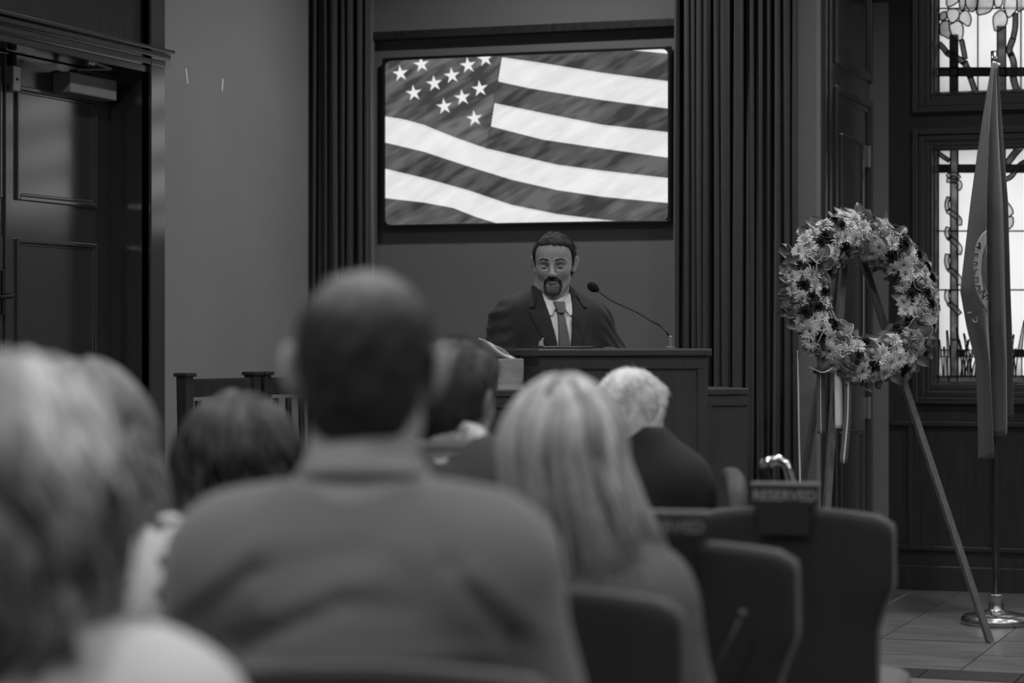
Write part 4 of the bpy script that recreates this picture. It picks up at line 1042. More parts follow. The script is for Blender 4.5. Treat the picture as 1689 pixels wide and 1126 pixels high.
def garment(P, name, m, t=.014, zlo=.56, sleeve=.96, neck_r=.068, disp=None, h=.011, kind='top', neckz=None):
    H = P['H']; F = SDF((-.44, -.28, zlo-.06 if kind == 'top' else 0), (.44, .66, P['sh']+.13 if kind == 'top' else .78), h)
    if kind == 'top':
        torso(F, P, t); arms(F, P, t, hands=False, sleeve=sleeve)
        nz = P['sh']+.035 if neckz is None else neckz
        F.cap((0, -.02, P['sh']+.10), (0, .03, P['sh']+.25), neck_r*P['nk'], neck_r*1.6, .008, 's')
        F.func(lambda x, y, z: np.where(y < .18, zlo-z, -1.), 'i', .01); F.func(lambda x, y, z: z-nz-.25*np.abs(x)*0, 'i', .012)
    else:
        F.ell((0, -.012, .56), (.187*P['g']+t, .137*P['g']+t, .12+t), .05); legs(F, P, t, feet=False)
        F.func(lambda x, y, z: z-.66, 'i', .01); F.func(lambda x, y, z: .07-z, 'i', .01)
    V, Q = F.mesh(1, disp); return link(name, np_mesh(name, V, Q), m, P['root'])
def shoes(P, m='soft_black'):
    for s in (-1, 1):
        F = SDF((s*.13-.07, .33, 0), (s*.13+.07, .68, .13), .008); F.cap((s*.125, .40, .050), (s*.136, .605, .036), .050, .038, .03); F.func(lambda x, y, z: .004-z, 'i', .004)
        V, Q = F.mesh(1); link('shoe', np_mesh('shoe', V, Q), m, P['root'])
def wrinkle(A, f1, seed=0., st=(1, 1, 2.2)):
    return lambda V, n: A*snoise((V+seed)*np.array(st), f1)
def hair_cap(P, name, m, t, zline, disp=None, extra=None, h=.006, shade=None, fuzz=None):
    c, R = P['hc'], P['R']; F = SDF(c-np.array([.14, .16, .15]), c+np.array([.14, .16, .16]), h); F.frame(R, c)
    F.ell((0, -.014, .030), (.076+t, .097+t, .086+t), .01); F.ell((0, .050, .050), (.055+t, .036+t, .045+t), .04); F.ell((0, -.055, -.035), (.060+t, .046+t, .060+t), .03)
    if extra: extra(F)
    ys, zs = np.array(zline).T
    F.func(lambda x, y, z: (np.interp(y, ys, zs)+.0025*np.sin(x*260)+.002*np.sin(x*610+y*300)-z)*.75, 'i', .008); F.frame()
    V, Q = F.mesh(1, disp); L = (V-c) @ R
    o = link(name, np_mesh(name, V, Q, shade(L) if shade else np.ones(len(V))), m, P['root'])
    if fuzz:
        n, ln, rad, fl, jit = fuzz; rg_ = np.random.default_rng(5)
        nn = V-c-R @ np.array([0, -.014, .02]); nn /= np.linalg.norm(nn, axis=1)[:, None]
        ok = np.where((L[:, 2] > np.interp(L[:, 1], ys, zs)+.004))[0]; ii = rg_.choice(ok, n)
        flow = np.array(fl(L[ii])) @ R.T; flow -= nn[ii]*np.sum(flow*nn[ii], 1)[:, None]; flow /= np.linalg.norm(flow, axis=1)[:, None]+1e-9
        flow += rg_.normal(size=flow.shape)*jit
        s = np.linspace(0, 1, 5)[None, :, None]; lens = (ln*rg_.uniform(.6, 1.2, n))[:, None, None]
        paths = V[ii][:, None, :]-nn[ii][:, None, :]*.002+lens*(flow[:, None, :]*s+nn[ii][:, None, :]*(.35*s-.25*s*s))
        sh_ = (shade(L[ii]) if shade else np.ones(n))*rg_.uniform(.6, 1.5, n)
        V2, Q2, s2 = tubes_np(paths, rad*np.linspace(1, .3, 5)[None, :], sh_, 3)
        o2 = link(name+'_strands', np_mesh(name, V2, Q2, s2), m, P['root']); o2['kind'] = 'stuff'
    return o
def long_hair(P, m, zend, nc=70, ns=11, vol=.012, spread=.25, amp=.006, freq=30., seed=1, rad=.0022, gap=58, light=None, tight=.55, rl=1.75, endvar=.05, asym=0.):
    rg_ = np.random.default_rng(seed); c, R = P['hc'], P['R']; K = 22; S = nc*ns
    phi_c = np.radians(rg_.uniform(gap, 360-gap, nc)); a0_c = rg_.uniform(.12, 1.0, nc)**1.1; ly_c = rg_.uniform(0, 1, nc); ze_c = zend+rg_.uniform(-endvar, endvar, nc)
    ph_c = rg_.uniform(0, 6.28, nc); sh_c = rg_.uniform(.65, 1.35, nc); fq_c = freq*rg_.uniform(.8, 1.25, nc)
    rep = lambda a: np.repeat(a, ns)
    phi = rep(phi_c)+rg_.normal(0, .055, S); a0 = np.clip(rep(a0_c)+rg_.normal(0, .05, S), .05, 1.2); ly = rep(ly_c)+rg_.normal(0, .12, S); ze = rep(ze_c)+rg_.normal(0, .012, S)
    ph = rep(ph_c)+rg_.normal(0, .35, S); shd = rep(sh_c)*rg_.uniform(.8, 1.2, S); fq = rep(fq_c)
    s = np.linspace(0, 1, K)[None, :]; sa = np.clip(s/tight, 0, 1); al = a0[:, None]+(rl-a0[:, None])*sa
    ex = 1+.10*ly[:, None]*sa; rx, ry, rz_ = .079+vol, .100+vol, .090+vol
    X = rx*ex*np.sin(al)*np.sin(phi)[:, None]; Y = -.014+ry*ex*np.sin(al)*np.cos(phi)[:, None]; Zc = .030+rz_*(1+.05*ly[:, None])*np.cos(al)
    sb = np.clip((s-tight)/(1-tight), 0, 1); zb = .030+rz_*math.cos(rl); zrel = ze[:, None]-c[2]
    Z = np.where(s <= tight, Zc, zb+(zrel-zb)*sb)
    X = X*(1+spread*sb)+asym*sb; Y = Y*(1+.15*spread*sb)-.02*sb*np.cos(phi)[:, None]*0
    wv = amp*np.clip(s*1.8, 0, 1)
    X = X+wv*np.sin(fq[:, None]*Z+ph[:, None]); Y = Y+wv*np.cos(fq[:, None]*Z*.9+ph[:, None]*1.3)
    L = np.stack([X, Y, Z], -1); W_ = L @ R.T+c
    sh2 = shd[:, None]*np.ones((1, K))
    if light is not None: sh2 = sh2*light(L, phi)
    r_ = rad*(1-.65*s**2)*rg_.uniform(.7, 1.4, S)[:, None]
    V, Q, sv_ = tubes_np(W_, r_, sh2, 4); o = link('hair_strands', np_mesh('hair_strands', V, Q, sv_), m, P['root']); o['kind'] = 'stuff'
    # the mass below the strands
    F = SDF(c-np.array([.2, .2, c[2]-zend+.05]), c+np.array([.2, .16, .16]), .010); F.frame(R, c)
    v2 = vol*.55; F.ell((0, -.016, .028), (.078+v2, .099+v2, .088+v2), .01)
    for a in np.radians(np.linspace(gap+12, 360-gap-12, 9)):
        p0 = np.array([.062*math.sin(a), -.014+.078*math.cos(a), .0]); p1 = np.array([.066*(1+spread*.6)*math.sin(a)+asym*.7, -.014+.082*math.cos(a), zend-c[2]+.05]); F.cap(p0, p1, .024, .012, .03)
    F.ell((0, .085, -.03), (.055, .06, .085), .01, 's'); F.frame()
    V, Q = F.mesh(1, lambda V, n: .004*snoise(V*np.array([3, 3, .6]), 40)); link('hair', np_mesh('hair', V, Q, np.full(len(V), .6)), m, P['root'])

M['denim'] = mat('dark_trousers', .03, .9, .2, noise=.1, nscale=90)
# --- man in grey sweater, thin cropped hair, seen from behind
rzD = math.radians(17)
D_ = seated('seated man with cropped thinning hair in a plain grey sweater', 604, 2.94, 1.312, .216, rzD, g=1.0, nk=1.14, sh=1.022, tr=-.004, es=1.25)
def fold_D(V, n):
    x, z = V[:, 0], V[:, 2]; o = np.zeros(len(V))
    q = lambda u, v: np.array([(u-604)/FPX*2.83, CAMH+(CY-v)/FPX*2.83])
    for (a, b, A, w) in (((310,1035),(440,940),-.007,.012), ((440,940),(610,905),-.003,.014), ((415,1062),(590,985),-.006,.012), ((590,985),(700,1000),-.003,.014), ((760,930),(868,1050),-.008,.013), ((868,1050),(850,1130),-.008,.012),
                         ((420,1085),(800,1098),-.005,.010), ((330,1000),(450,890),.004,.016), ((470,1010),(640,950),.005,.018), ((800,950),(900,1040),.005,.018), ((400,1100),(840,1075),.004,.012), ((690,900),(770,950),.003,.016)):
        a, b = q(*a), q(*b); e = b-a; t = np.clip(((x-a[0])*e[0]+(z-a[1])*e[1])/(e @ e), 0, 1)
        d = np.hypot(x-a[0]-t*e[0], z-a[1]-t*e[1]); o += A*np.exp(-(d/w)**2)
    o = np.where(n[:, 1] < .2, o, 0)
    return o+.0018*snoise(V*np.array([1, 1, 1.6]), 22)
M['sweater'] = mat('grey_knit', .125, .92, .2, noise=.06, nscale=200, bump=.25, bscale=420, sheen=.2)
garment(D_, 'sweater', 'sweater', .016, .52, .97, .060, fold_D, h=.009)
mb = MB(); K = 40; ring = [(.066*1.12*math.cos(a), -.030+.064*1.14*math.sin(a), D_['sh']+.044-.020*math.sin(a)*0-.018*(math.sin(a)+1)*.5) for a in np.linspace(0, 2*math.pi, K+1)]
mb.tube(ring, .0085, 8, cap=False).build('collar', 'sweater', D_['root'], smooth=True)
garment(D_, 'trousers', 'denim', .012, kind='legs', h=.016); shoes(D_)
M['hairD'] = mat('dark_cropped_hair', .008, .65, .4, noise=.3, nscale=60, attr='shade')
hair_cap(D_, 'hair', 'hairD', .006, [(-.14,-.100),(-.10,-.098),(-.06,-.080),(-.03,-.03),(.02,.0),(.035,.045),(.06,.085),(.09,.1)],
         disp=lambda V, n: .0014*snoise(V, 160), shade=lambda L: 1+17*np.clip((L[:, 2]-.066)/.05, 0, 1)**1.2+2.5*np.clip((.004*snoise(L, 90)+L[:, 2]-.06)/.05, 0, 1),  # paler crown: thinning hair, plus overhead light put into the colour
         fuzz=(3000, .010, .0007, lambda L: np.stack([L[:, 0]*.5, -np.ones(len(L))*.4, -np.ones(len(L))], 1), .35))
chair(tuple(np.array(FL(625, 2.97))), rzD, 'dark-backed stacking chair under the man in grey sweater')

# --- woman with curled highlighted hair, pale top
rzA = math.radians(24)
A_ = seated('seated woman with curled highlighted hair and a pale top', 34, 2.30, 1.20, .198, rzA, sh=.925)
M['top_pale'] = mat('pale_jersey', .46, .9, .2, noise=.03, nscale=100, bump=.15, bscale=300)
garment(A_, 'top', 'top_pale', .016, .52, .97, .062, wrinkle(.003, 16)); garment(A_, 'trousers', 'denim', .012, kind='legs', h=.016); shoes(A_)
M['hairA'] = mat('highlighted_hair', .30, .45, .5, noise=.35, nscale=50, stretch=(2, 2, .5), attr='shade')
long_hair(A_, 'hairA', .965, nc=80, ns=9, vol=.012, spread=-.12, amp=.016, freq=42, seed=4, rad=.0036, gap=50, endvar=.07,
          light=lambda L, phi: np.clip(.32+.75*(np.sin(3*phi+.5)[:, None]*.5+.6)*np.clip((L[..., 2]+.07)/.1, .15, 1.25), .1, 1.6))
chair(tuple(np.array(FL(32, 2.34))), rzA, 'dark-backed stacking chair under the woman in the pale top')
# --- woman behind her, long light hair and printed blouse
B_ = seated('seated woman with long light brown hair in white blouse with dark print', 138, 3.5, 1.185, .20, math.radians(20), sh=.945)
M['blouse'] = mat('printed_blouse', .5, .85, .2)
nt = M['blouse'].node_tree; vz = nt.nodes.new('ShaderNodeTexNoise'); vz.inputs['Scale'].default_value = 15; cr = nt.nodes.new('ShaderNodeValToRGB')
cr.color_ramp.elements[0].position = .50; cr.color_ramp.elements[0].color = (.55, .55, .55, 1); cr.color_ramp.elements[1].position = .54; cr.color_ramp.elements[1].color = (.05, .05, .05, 1)
tcb = nt.nodes.new('ShaderNodeTexCoord'); nt.links.new(tcb.outputs['Object'], vz.inputs['Vector']); nt.links.new(vz.outputs['Fac'], cr.inputs[0]); nt.links.new(cr.outputs[0], nt.nodes['Principled BSDF'].inputs['Base Color'])
garment(B_, 'blouse', 'blouse', .016, .52, .97, .062, wrinkle(.003, 18)); garment(B_, 'trousers', 'denim', .012, kind='legs', h=.016); shoes(B_)
M['hairB'] = mat('light_brown_hair', .17, .45, .5, noise=.3, nscale=50, stretch=(2, 2, .5), attr='shade')
long_hair(B_, 'hairB', .93, nc=70, ns=10, vol=.014, spread=.30, amp=.010, freq=34, seed=8, rad=.0024)
chair(tuple(np.array(FL(140, 3.53))), math.radians(14), 'dark-backed stacking chair under the woman in printed blouse')
# --- woman with dark wavy hair
C_ = seated('seated woman with long dark wavy hair and a dark top', 398, 4.25, 1.112, .20, math.radians(14), sh=.875)
M['dark_knit'] = mat('dark_knit', .018, .9, .2)
garment(C_, 'top', 'dark_knit', .016, .52, .97, .062, wrinkle(.003, 18)); garment(C_, 'trousers', 'denim', .012, kind='legs', h=.016); shoes(C_)
M['hairC'] = mat('dark_brown_hair', .009, .45, .5, noise=.3, nscale=50, attr='shade')
long_hair(C_, 'hairC', .79, nc=75, ns=10, vol=.024, spread=.58, amp=.013, freq=30, seed=12, rad=.0028, light=lambda L, phi: 1+1.2*(np.sin(2.0*phi+1.0)[:, None] > .9)*(L[..., 2] < .06))
chair(tuple(np.array(FL(400, 4.28))), RZ, 'dark-backed stacking chair under the woman with dark wavy hair')
# --- man with dark hair, white collar and grey vest
E_ = seated('seated man with short dark hair, white shirt collar and grey vest', 748, 5.0, 1.222, .225, math.radians(8), hyaw=math.radians(-16), hpitch=math.radians(4), sh=.985, skin='skin_back', tr=.0)
M['shirt'] = mat('white_shirt', .62, .8, .3, noise=.03, nscale=50); M['vest'] = mat('grey_vest', .055, .85, .2, noise=.1, nscale=150)
garment(E_, 'shirt', 'shirt', .010, .52, .97, .06, wrinkle(.003, 20))
F = SDF((-.3, -.28, .54), (.3, .2, E_['sh']+.06), .011); torso(F, E_, .020); F.cap((0, -.05, E_['sh']), (0, .02, E_['sh']+.2), .066, .11, .008, 's')
for s in (-1, 1): F.ell((s*(E_['sw']+.005), -.03, E_['sh']-.13), (.065, .2, .15), .01, 's')
F.func(lambda x, y, z: .56-z, 'i', .01); F.func(lambda x, y, z: z-E_['sh']-.048, 'i', .008); V, Q = F.mesh(1, wrinkle(.002, 16)); link('vest', np_mesh('vest', V, Q), 'vest', E_['root'])
mb = MB(); prof = [(.074, E_['sh']-.004), (.0745, E_['sh']+.054), (.0665, E_['sh']+.057), (.066, E_['sh']+.01)]
nn_ = 36; P3 = np.array([[(r*math.cos(a), -.034+r*1.02*math.sin(a), z-.022*math.sin(a)) for a in np.linspace(0, 2*math.pi, nn_+1)] for r, z in prof]); mb.grid(P3).build('shirt_collar', 'shirt', E_['root'], smooth=True, solid=.002)
garment(E_, 'trousers', 'denim', .012, kind='legs', h=.016); shoes(E_)
M['hairE'] = mat('short_dark_hair', .009, .5, .5, noise=.3, nscale=60, attr='shade')
hair_cap(E_, 'hair', 'hairE', .014, [(-.14,-.105),(-.10,-.10),(-.06,-.085),(-.03,-.04),(.018,-.01),(.03,.045),(.06,.075),(.09,.085)], disp=lambda V, n: .003*snoise(V*np.array([1.6, 1, .7]), 60),
         shade=lambda L: 1+1.6*np.clip((L[:, 2]-.03)/.06, 0, 1), fuzz=(3000, .018, .0009, lambda L: np.stack([.6+L[:, 0]*2, -np.ones(len(L))*.6, -np.ones(len(L))*.8], 1), .4))
chair(tuple(np.array(FL(748, 5.03))), RZ, 'dark-backed stacking chair under the man with the white collar')
# --- woman with long blonde hair
F_ = seated('seated woman with long straight blonde hair in a knitted cardigan', 930, 3.86, 1.155, .188, math.radians(12), sh=.885, skin='skin')
M['cardigan'] = mat('grey_cardigan', .10, .9, .2, noise=.25, nscale=60, bump=.5, bscale=160)
garment(F_, 'cardigan', 'cardigan', .020, .50, .97, .062, wrinkle(.004, 20)); garment(F_, 'trousers', 'denim', .012, kind='legs', h=.016); shoes(F_)
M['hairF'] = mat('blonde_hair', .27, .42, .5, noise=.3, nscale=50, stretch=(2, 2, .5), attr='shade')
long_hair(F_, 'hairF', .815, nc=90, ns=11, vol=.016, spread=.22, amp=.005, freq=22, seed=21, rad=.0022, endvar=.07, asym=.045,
          light=lambda L, phi: np.clip(.45+.9*np.clip((L[..., 2]+.25)/.32, 0, 1)*(.65+.5*np.sin(5*phi)[:, None]**2), .2, 1.5))  # overhead light put into the strand colour, brighter towards the crown
chair(back_loc(868, 3.55, math.radians(10)), math.radians(10), 'dark-backed stacking chair under the woman with blonde hair')
# --- white-haired man in dark suit
G_ = seated('seated white-haired man in a dark suit jacket', 1041, 6.2, 1.15, .190, math.radians(4), hyaw=math.radians(-14), hpitch=math.radians(10), sh=.925, skin='skin', g=1.0, tr=.048)
M['suit_back'] = mat('black_suit_cloth', .012, .8, .3, noise=.1, nscale=150)
garment(G_, 'shirt', 'shirt', .012, .56, .8, .05, neckz=G_['sh']+.098)
garment(G_, 'jacket', 'suit_back', .024, .50, .95, .05, wrinkle(.003, 16), neckz=G_['sh']+.080); garment(G_, 'trousers', 'denim', .012, kind='legs', h=.016); shoes(G_)
M['hairG'] = mat('white_hair', .56, .5, .4, noise=.2, nscale=50, attr='shade')
hair_cap(G_, 'hair', 'hairG', .013, [(-.14,-.10),(-.10,-.095),(-.06,-.075),(-.03,-.03),(.018,.0),(.03,.05),(.06,.085),(.09,.095)], disp=lambda V, n: .0035*snoise(V*np.array([1.6, 1, 1.]), 55),
         shade=lambda L: .75+.35*np.clip((L[:, 2]-.0)/.08, 0, 1), fuzz=(3500, .020, .0011, lambda L: np.stack([np.sin(L[:, 2]*30)*.6+.5, np.cos(L[:, 0]*20)*.4-.6, -np.ones(len(L))*.9], 1), .08))  # top of the hair toned lighter, standing in for overhead light
# his armchair with curved padded arms
ac = empty('armchair', G_['root'].location, math.radians(4), 'black armchair with curved arms under the white-haired man', 'armchair')
M['arm'] = mat('black_padded_arm', .02, .6, .4)
MB().box((-.26, -.24, .40), (.26, .28, .465)).build('seat', 'chair_cloth', ac, bevel=.02)
Pb = np.zeros((8, 9, 3))
for i in range(8):
    for j in range(9): s = j/8*2-1; z = .47+.33*i/7; Pb[i, j] = (s*.25, -.25-.04*i/7+.03*s*s, z)
MB().grid(Pb).build('backrest', 'chair_back', ac, smooth=True, solid=.04)
for s in (-1, 1):
    MB().tube([(s*.20, .28, .865), (s*.235, .15, .868), (s*.27, .0, .865), (s*.30, -.14, .85), (s*.315, -.215, .825), (s*.315, -.235, .77), (s*.31, -.235, .60)], [.022, .026, .028, .028, .026, .022, .018], 12).build('arm', 'arm', ac, smooth=True)
    for y in (-.22, .26): MB().tube([(s*.255, y, .41), (s*.27, y*1.05, .012)], .014, 10).build('leg', 'chair_frame', ac, smooth=True)
    MB().tube([(s*.31, -.235, .61), (s*.262, -.23, .40)], .015, 10).build('arm_post', 'chair_frame', ac, smooth=True)
# walking stick with a chrome crook beside the chair
wk = empty('walking_stick', FL(1280, 6.75), math.radians(10), 'walking stick with shiny crook handle standing behind the reserved sign', 'walking stick')
hz = CAMH-(757-CY)/FPX*6.75
MB().tube([(-.032, 0, hz-.055), (-.034, 0, hz-.03), (-.02, 0, hz-.008), (.005, 0, hz), (.026, 0, hz-.012), (.036, 0, hz-.04), (.05, .0, hz-.09), (.13, .0, .03)], [.014, .015, .016, .015, .013, .012, .0115, .011], 14).build('shaft', 'chrome', wk, smooth=True)
MB().tube([(-.032, 0, hz-.06), (-.037, 0, hz-.03), (-.024, 0, hz-.006)], [.018, .0195, .0185], 14).build('grip', 'black', wk, smooth=True)
MB().tube([(.129, 0, .032), (.134, 0, .0)], .016, 12).build('rubber_tip', 'black', wk, smooth=True)
# ------------------------------------------------------------------ the speaker behind the lectern
SR = math.radians(220)
sp = empty('person', FL(914, 9.50), SR, 'bearded man in dark suit and patterned tie looking down behind the lectern', 'person')
HR = Rz(math.radians(-26)) @ Rx(math.radians(-10)); HC = np.array([0, .0, 1.527]); SH = 1.372; SW = .222
PS = dict(hc=HC, R=HR, root=sp, sw=SW, sh=SH, g=1., nk=1.08, H=1.65)
def s_torso(F, t=0.):
    F.cap((-SW+.075, -.045, SH-.075), (SW-.075, -.045, SH-.075), .068+t, .068+t, .03)
    for s in (-1, 1): F.cap((s*.03, -.045, SH+.030), (s*(SW-.085), -.045, SH-.058), .042+t, .058+t, .05)
    F.ell((0, -.03, SH-.20), (SW-.045+t, .122+t, .21+t), .05); F.ell((0, -.02, 1.02), (.165+t, .125+t, .22+t), .06); F.ell((0, -.03, .86), (.175+t, .125+t, .14+t), .05)
S_arm = {1: ((SW-.055, -.045, SH-.085), (SW+.045, .03, SH-.285), (.10, .255, 1.150)), -1: ((-SW+.055, -.045, SH-.085), (-SW-.05, .03, SH-.285), (-.13, .25, 1.150))}
def s_arms(F, t=0., sleeve=1.):
    for s in (-1, 1):
        a, b, c = map(np.array, S_arm[s]); F.cap(a, b, .060+t, .047+t, .05); F.cap(b, b+(c-b)*sleeve, .046+t, .032+t, .02)
def s_legs(F, t=0.):
    for s in (-1, 1): F.cap((s*.095, -.03, .84), (s*.11, -.02, .48), .088+t, .060+t, .04); F.cap((s*.11, -.02, .48), (s*.115, -.05, .09), .058+t, .042+t, .03)
F = SDF((-.34, -.22, 0), (.34, .45, 1.68), .014, ((-.11, -.13, 1.385), (.11, .14, 1.66)), .0031)
F.cap((0, -.03, HC[2]-.05), (0, -.047, SH), .057, .066, .03); head(F, HC, HR); s_torso(F); s_arms(F); s_legs(F)
for s in (-1, 1):
    hand(F, S_arm[s][2], (-s*.75, .55, -.12), (0, .2, .95), s); F.cap((s*.115, -.05, .05), (s*.13, .15, .035), .042, .034, .03)
bpy.context.view_layer.update(); tip = np.array(sp.matrix_world.inverted() @ Vector(PD(895, 555, 9.22))); tb_ = tip+np.array([.006, -.012, -.045])
F.cap(S_arm[1][2], tb_, .016, .0135, .02); F.cap(tb_, tip, .0125, .009, .006)
V, Q = F.mesh(1); link('body', np_mesh('body', V, Q), 'skin', sp)
# the raised thumb of the right hand is part of the body; trousers, shoes
F = SDF((-.25, -.22, .05), (.25, .2, 1.0), .014); F.ell((0, -.03, .86), (.182, .132, .15), .05); s_legs(F, .012); F.func(lambda x, y, z: .06-z, 'i', .01); V, Q = F.mesh(1); link('trousers', np_mesh('trousers', V, Q), 'suit_back', sp)
for s in (-1, 1):
    F = SDF((s*.12-.07, -.12, 0), (s*.12+.08, .22, .13), .008); F.cap((s*.115, -.05, .05), (s*.13, .15, .037), .05, .04, .03); F.func(lambda x, y, z: .004-z, 'i', .004); V, Q = F.mesh(1); link('shoe', np_mesh('shoe', V, Q), 'black', sp)
# jacket with open front
M['suit'] = mat('dark_suit_cloth', .012, .75, .3, noise=.12, nscale=160, sheen=.1)
VEE = [(.068, 1.46), (-.068, 1.46), (-.058, 1.37), (-.012, 1.09), (.012, 1.09), (.058, 1.37)]
def jk(t, h, lo, hi):
    F = SDF(lo, hi, h); s_torso(F, t); s_arms(F, t+.002, .94); return F
F = jk(.020, .0065, (-.36, -.22, .78), (.36, .34, 1.47))
F.cap((0, -.05, SH-.01), (0, -.02, SH+.2), .066, .085, .006, 's')
F.func(lambda x, y, z: np.where(y > -.02, poly_sdf(x, z, VEE), 1.), 's', .003)
def suit_folds(V, n):
    x, z = V[:, 0], V[:, 2]; o = .0022*snoise(V*np.array([1, 1, 1.5]), 24)
    arm = np.clip((np.abs(x)-.17)/.05, 0, 1); o += arm*.0035*np.sin((z*1.0+np.abs(x)*.9+.02*np.sin(40*x))*115); return o
V, Q = F.mesh(1, suit_folds); jacket = link('jacket', np_mesh('jacket', V, Q), 'suit', sp)
def shell(t, poly, name, m, h=.0042, ylo=-.01, lo=(-.2, -.05, 1.02), hi=(.2, .2, 1.47), th=.02, parent=None):
    F = SDF(lo, hi, h); s_torso(F, t); F.func(lambda x, y, z: np.maximum(poly_sdf(x, z, poly), ylo-y), 'i', .002)
    G = SDF(lo, hi, h); s_torso(G, t-th); F.f = np.maximum(F.f, -G.f)
    V, Q = F.mesh(1); return link(name, np_mesh(name, V, Q), m, parent or sp)
for s in (-1, 1):
    shell(.0255, [(s*.062, 1.43), (s*.078, 1.405), (s*.100, 1.345), (s*.128, 1.340), (s*.118, 1.30), (s*.020, 1.085), (s*.010, 1.09), (s*.055, 1.37)], 'lapel', 'suit', parent=jacket)
    shell(.026, [(s*.080, 1.405), (s*.098, 1.40), (s*.124, 1.352), (s*.102, 1.350)], 'lapel_collar', 'suit', parent=jacket)
M['speaker_shirt'] = mat('white_dress_shirt', .60, .75, .3)
shell(.013, [(.085, 1.46), (-.085, 1.46), (-.075, 1.2), (-.03, 1.04), (.03, 1.04), (.075, 1.2)], 'shirt', 'speaker_shirt', th=.012, ylo=-.05)
# collar band and wings
Pc = np.array([[(r*math.cos(a), -.042+r*1.02*math.sin(a), z-.026*math.sin(a)) for a in np.linspace(-4.5, 1.35, 41)] for r, z in ((.074, SH-.006), (.072, SH+.036), (.067, SH+.040), (.065, SH+.0))])
MB().grid(Pc).build('shirt_collar', 'speaker_shirt', sp, smooth=True, solid=.002)
for s in (-1, 1):
    shell(.021, [(s*.003, 1.368), (s*.066, 1.415), (s*.070, 1.375), (s*.045, 1.318), (s*.036, 1.322)], 'collar_wing', 'speaker_shirt', h=.0032, lo=(-.1, -.02, 1.28), hi=(.1, .16, 1.44), th=.012)
M['tie'] = mat('patterned_tie', .075, .5, .4, noise=.35, nscale=160, stretch=(.2, .2, 3))
tie = shell(.023, [(-.021, 1.372), (.021, 1.372), (.014, 1.332), (.034, 1.06), (-.034, 1.06), (-.014, 1.332)], 'tie', 'tie', h=.0035, lo=(-.06, -.02, 1.02), hi=(.06, .2, 1.42), th=.014)
shell(.031, [(-.025, 1.376), (.025, 1.376), (.015, 1.330), (-.015, 1.330)], 'tie_knot', 'tie', h=.003, lo=(-.05, -.02, 1.31), hi=(.05, .2, 1.40), th=.022, parent=tie)
def on_torso(x, z, t):
    for y in np.arange(.2, -.1, -.002):
        F = None
        # nearest chest surface along y, from the chest ellipsoid
        if ((x/(SW-.045+t))**2+((y+.03)/(.122+t))**2+((z-(SH-.20))/(.21+t))**2) < 1: return y
    return .05
px_ = -.098; pz_ = 1.357; py_ = max(on_torso(px_, pz_, .0255), .0)+.012
pin = MB().lathe([(.0005, 0), (.0085, 0), (.0085, .002), (.006, .003), (.0005, .0035)], 18).build('lapel_pin', 'metal', sp); pin.location = (px_, py_, pz_); pin.rotation_euler = (math.radians(-78), 0, math.radians(20))
for s in (-1, 1):
    a, b, c = map(np.array, S_arm[s]); d = (c-b)/np.linalg.norm(c-b); MB().tube([b+(c-b)*.90, b+(c-b)*1.02], [.044, .042], 16).build('shirt_cuff', 'speaker_shirt', sp, smooth=True)
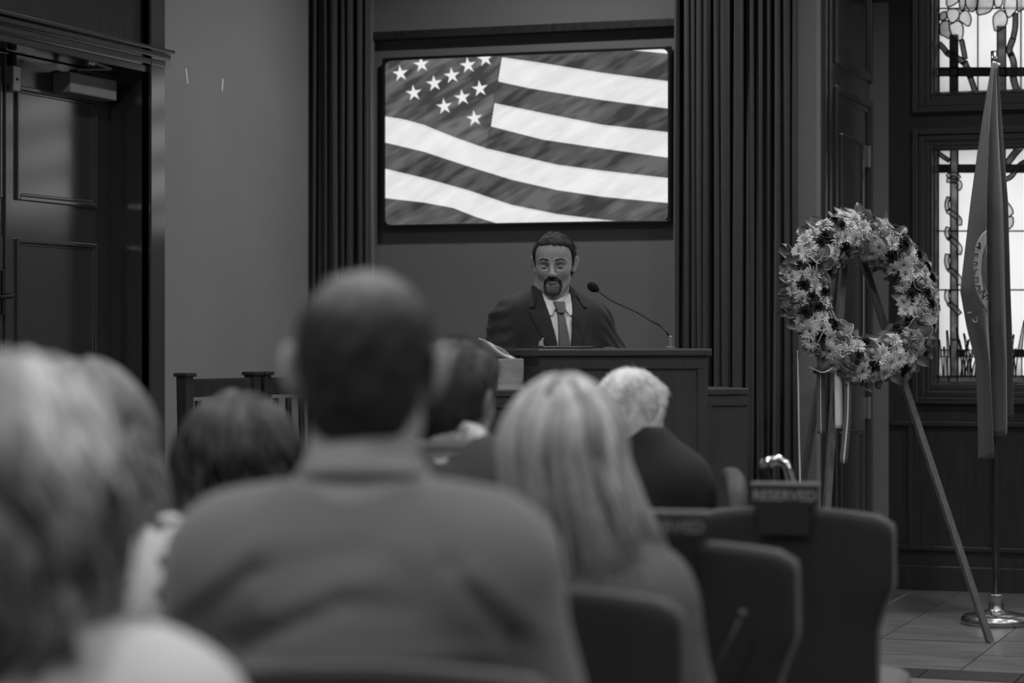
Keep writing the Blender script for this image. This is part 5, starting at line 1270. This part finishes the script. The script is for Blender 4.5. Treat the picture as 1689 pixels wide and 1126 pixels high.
# hair, brows, beard, lashes
M['hairS'] = mat('dark_short_hair', .010, .85, .5, noise=.3, nscale=60, attr='shade')
hair_cap(PS, 'hair', 'hairS', .0075, [(-.14,-.085),(-.10,-.08),(-.06,-.065),(-.03,-.025),(.012,-.012),(.022,.02),(.034,.050),(.050,.068),(.066,.076),(.10,.080)], h=.0042, disp=lambda V, n: .0016*snoise(V*np.array([1.5, 1, 1]), 120),
         shade=lambda L: np.ones(len(L)), fuzz=(5200, .013, .0006, lambda L: np.stack([L[:, 0]*4-.3, .5+L[:, 1]*2, -.4+L[:, 2]*4], 1), .35))
def face_shell(t, fn, name, m, lo, hi, h=.0022):
    c0 = HC+HR @ ((np.array(lo)+np.array(hi))/2); rr = np.linalg.norm(np.array(hi)-np.array(lo))/2+.008
    F = SDF(c0-rr, c0+rr, h); head(F, HC, HR, t, ears=False); F.frame(HR, HC); F.func(lambda x, y, z: np.maximum(fn(x, y, z), .03-y), 'i', .0015); F.frame()
    V, Q = F.mesh(1, lambda V, n: .0005*snoise(V, 300)); return link(name, np_mesh(name, V, Q, np.ones(len(V))), m, sp)
M['beard'] = mat('dark_beard', .022, .7, .3, noise=.4, nscale=200); M['beard_grey'] = mat('greying_beard', .085, .7, .3, noise=.4, nscale=220); M['brow'] = mat('dark_brow', .03, .7, .3)
outer_b = [(-.024,-.046),(-.012,-.0385),(0,-.0405),(.012,-.0385),(.024,-.046),(.034,-.058),(.037,-.078),(.034,-.098),(.022,-.114),(0,-.121),(-.022,-.114),(-.034,-.098),(-.037,-.078),(-.034,-.058)]
inner_b = [(-.0215,-.0570),(0,-.0545),(.0215,-.0570),(.0265,-.066),(.0275,-.084),(.0225,-.104),(.012,-.116),(.0,-.119),(-.012,-.116),(-.0225,-.104),(-.0275,-.084),(-.0265,-.066)]
chin_b = [(-.0265,-.0745),(-.012,-.0775),(.012,-.0775),(.0265,-.0745),(.0270,-.088),(.020,-.107),(0,-.119),(-.020,-.107),(-.0270,-.088)]
face_shell(.0028, lambda x, y, z: np.maximum(poly_sdf(x, z, outer_b), -poly_sdf(x, z, inner_b)), 'moustache', 'beard', (-.045, .03, -.13), (.045, .11, -.03))
face_shell(.0022, lambda x, y, z: poly_sdf(x, z, chin_b), 'chin_beard', 'beard_grey', (-.03, .03, -.13), (.03, .11, -.06))
for s in (-1, 1):
    face_shell(.0018, lambda x, y, z: poly_sdf(x, z, [(s*.012,.0225),(s*.013,.0300),(s*.036,.0340),(s*.052,.0255),(s*.051,.0215),(s*.036,.0275)]), 'eyebrow', 'brow', (min(s*.01, s*.055), .05, .015), (max(s*.01, s*.055), .11, .037), .0018)
    face_shell(.0026, lambda x, y, z: poly_sdf(x, z, [(s*.014,-.0030),(s*.023,-.0095),(s*.031,-.0112),(s*.040,-.0095),(s*.048,-.0030),(s*.031,-.0055)]), 'eyelashes', 'beard', (min(s*.01, s*.05), .05, -.015), (max(s*.01, s*.05), .11, .004), .0016)
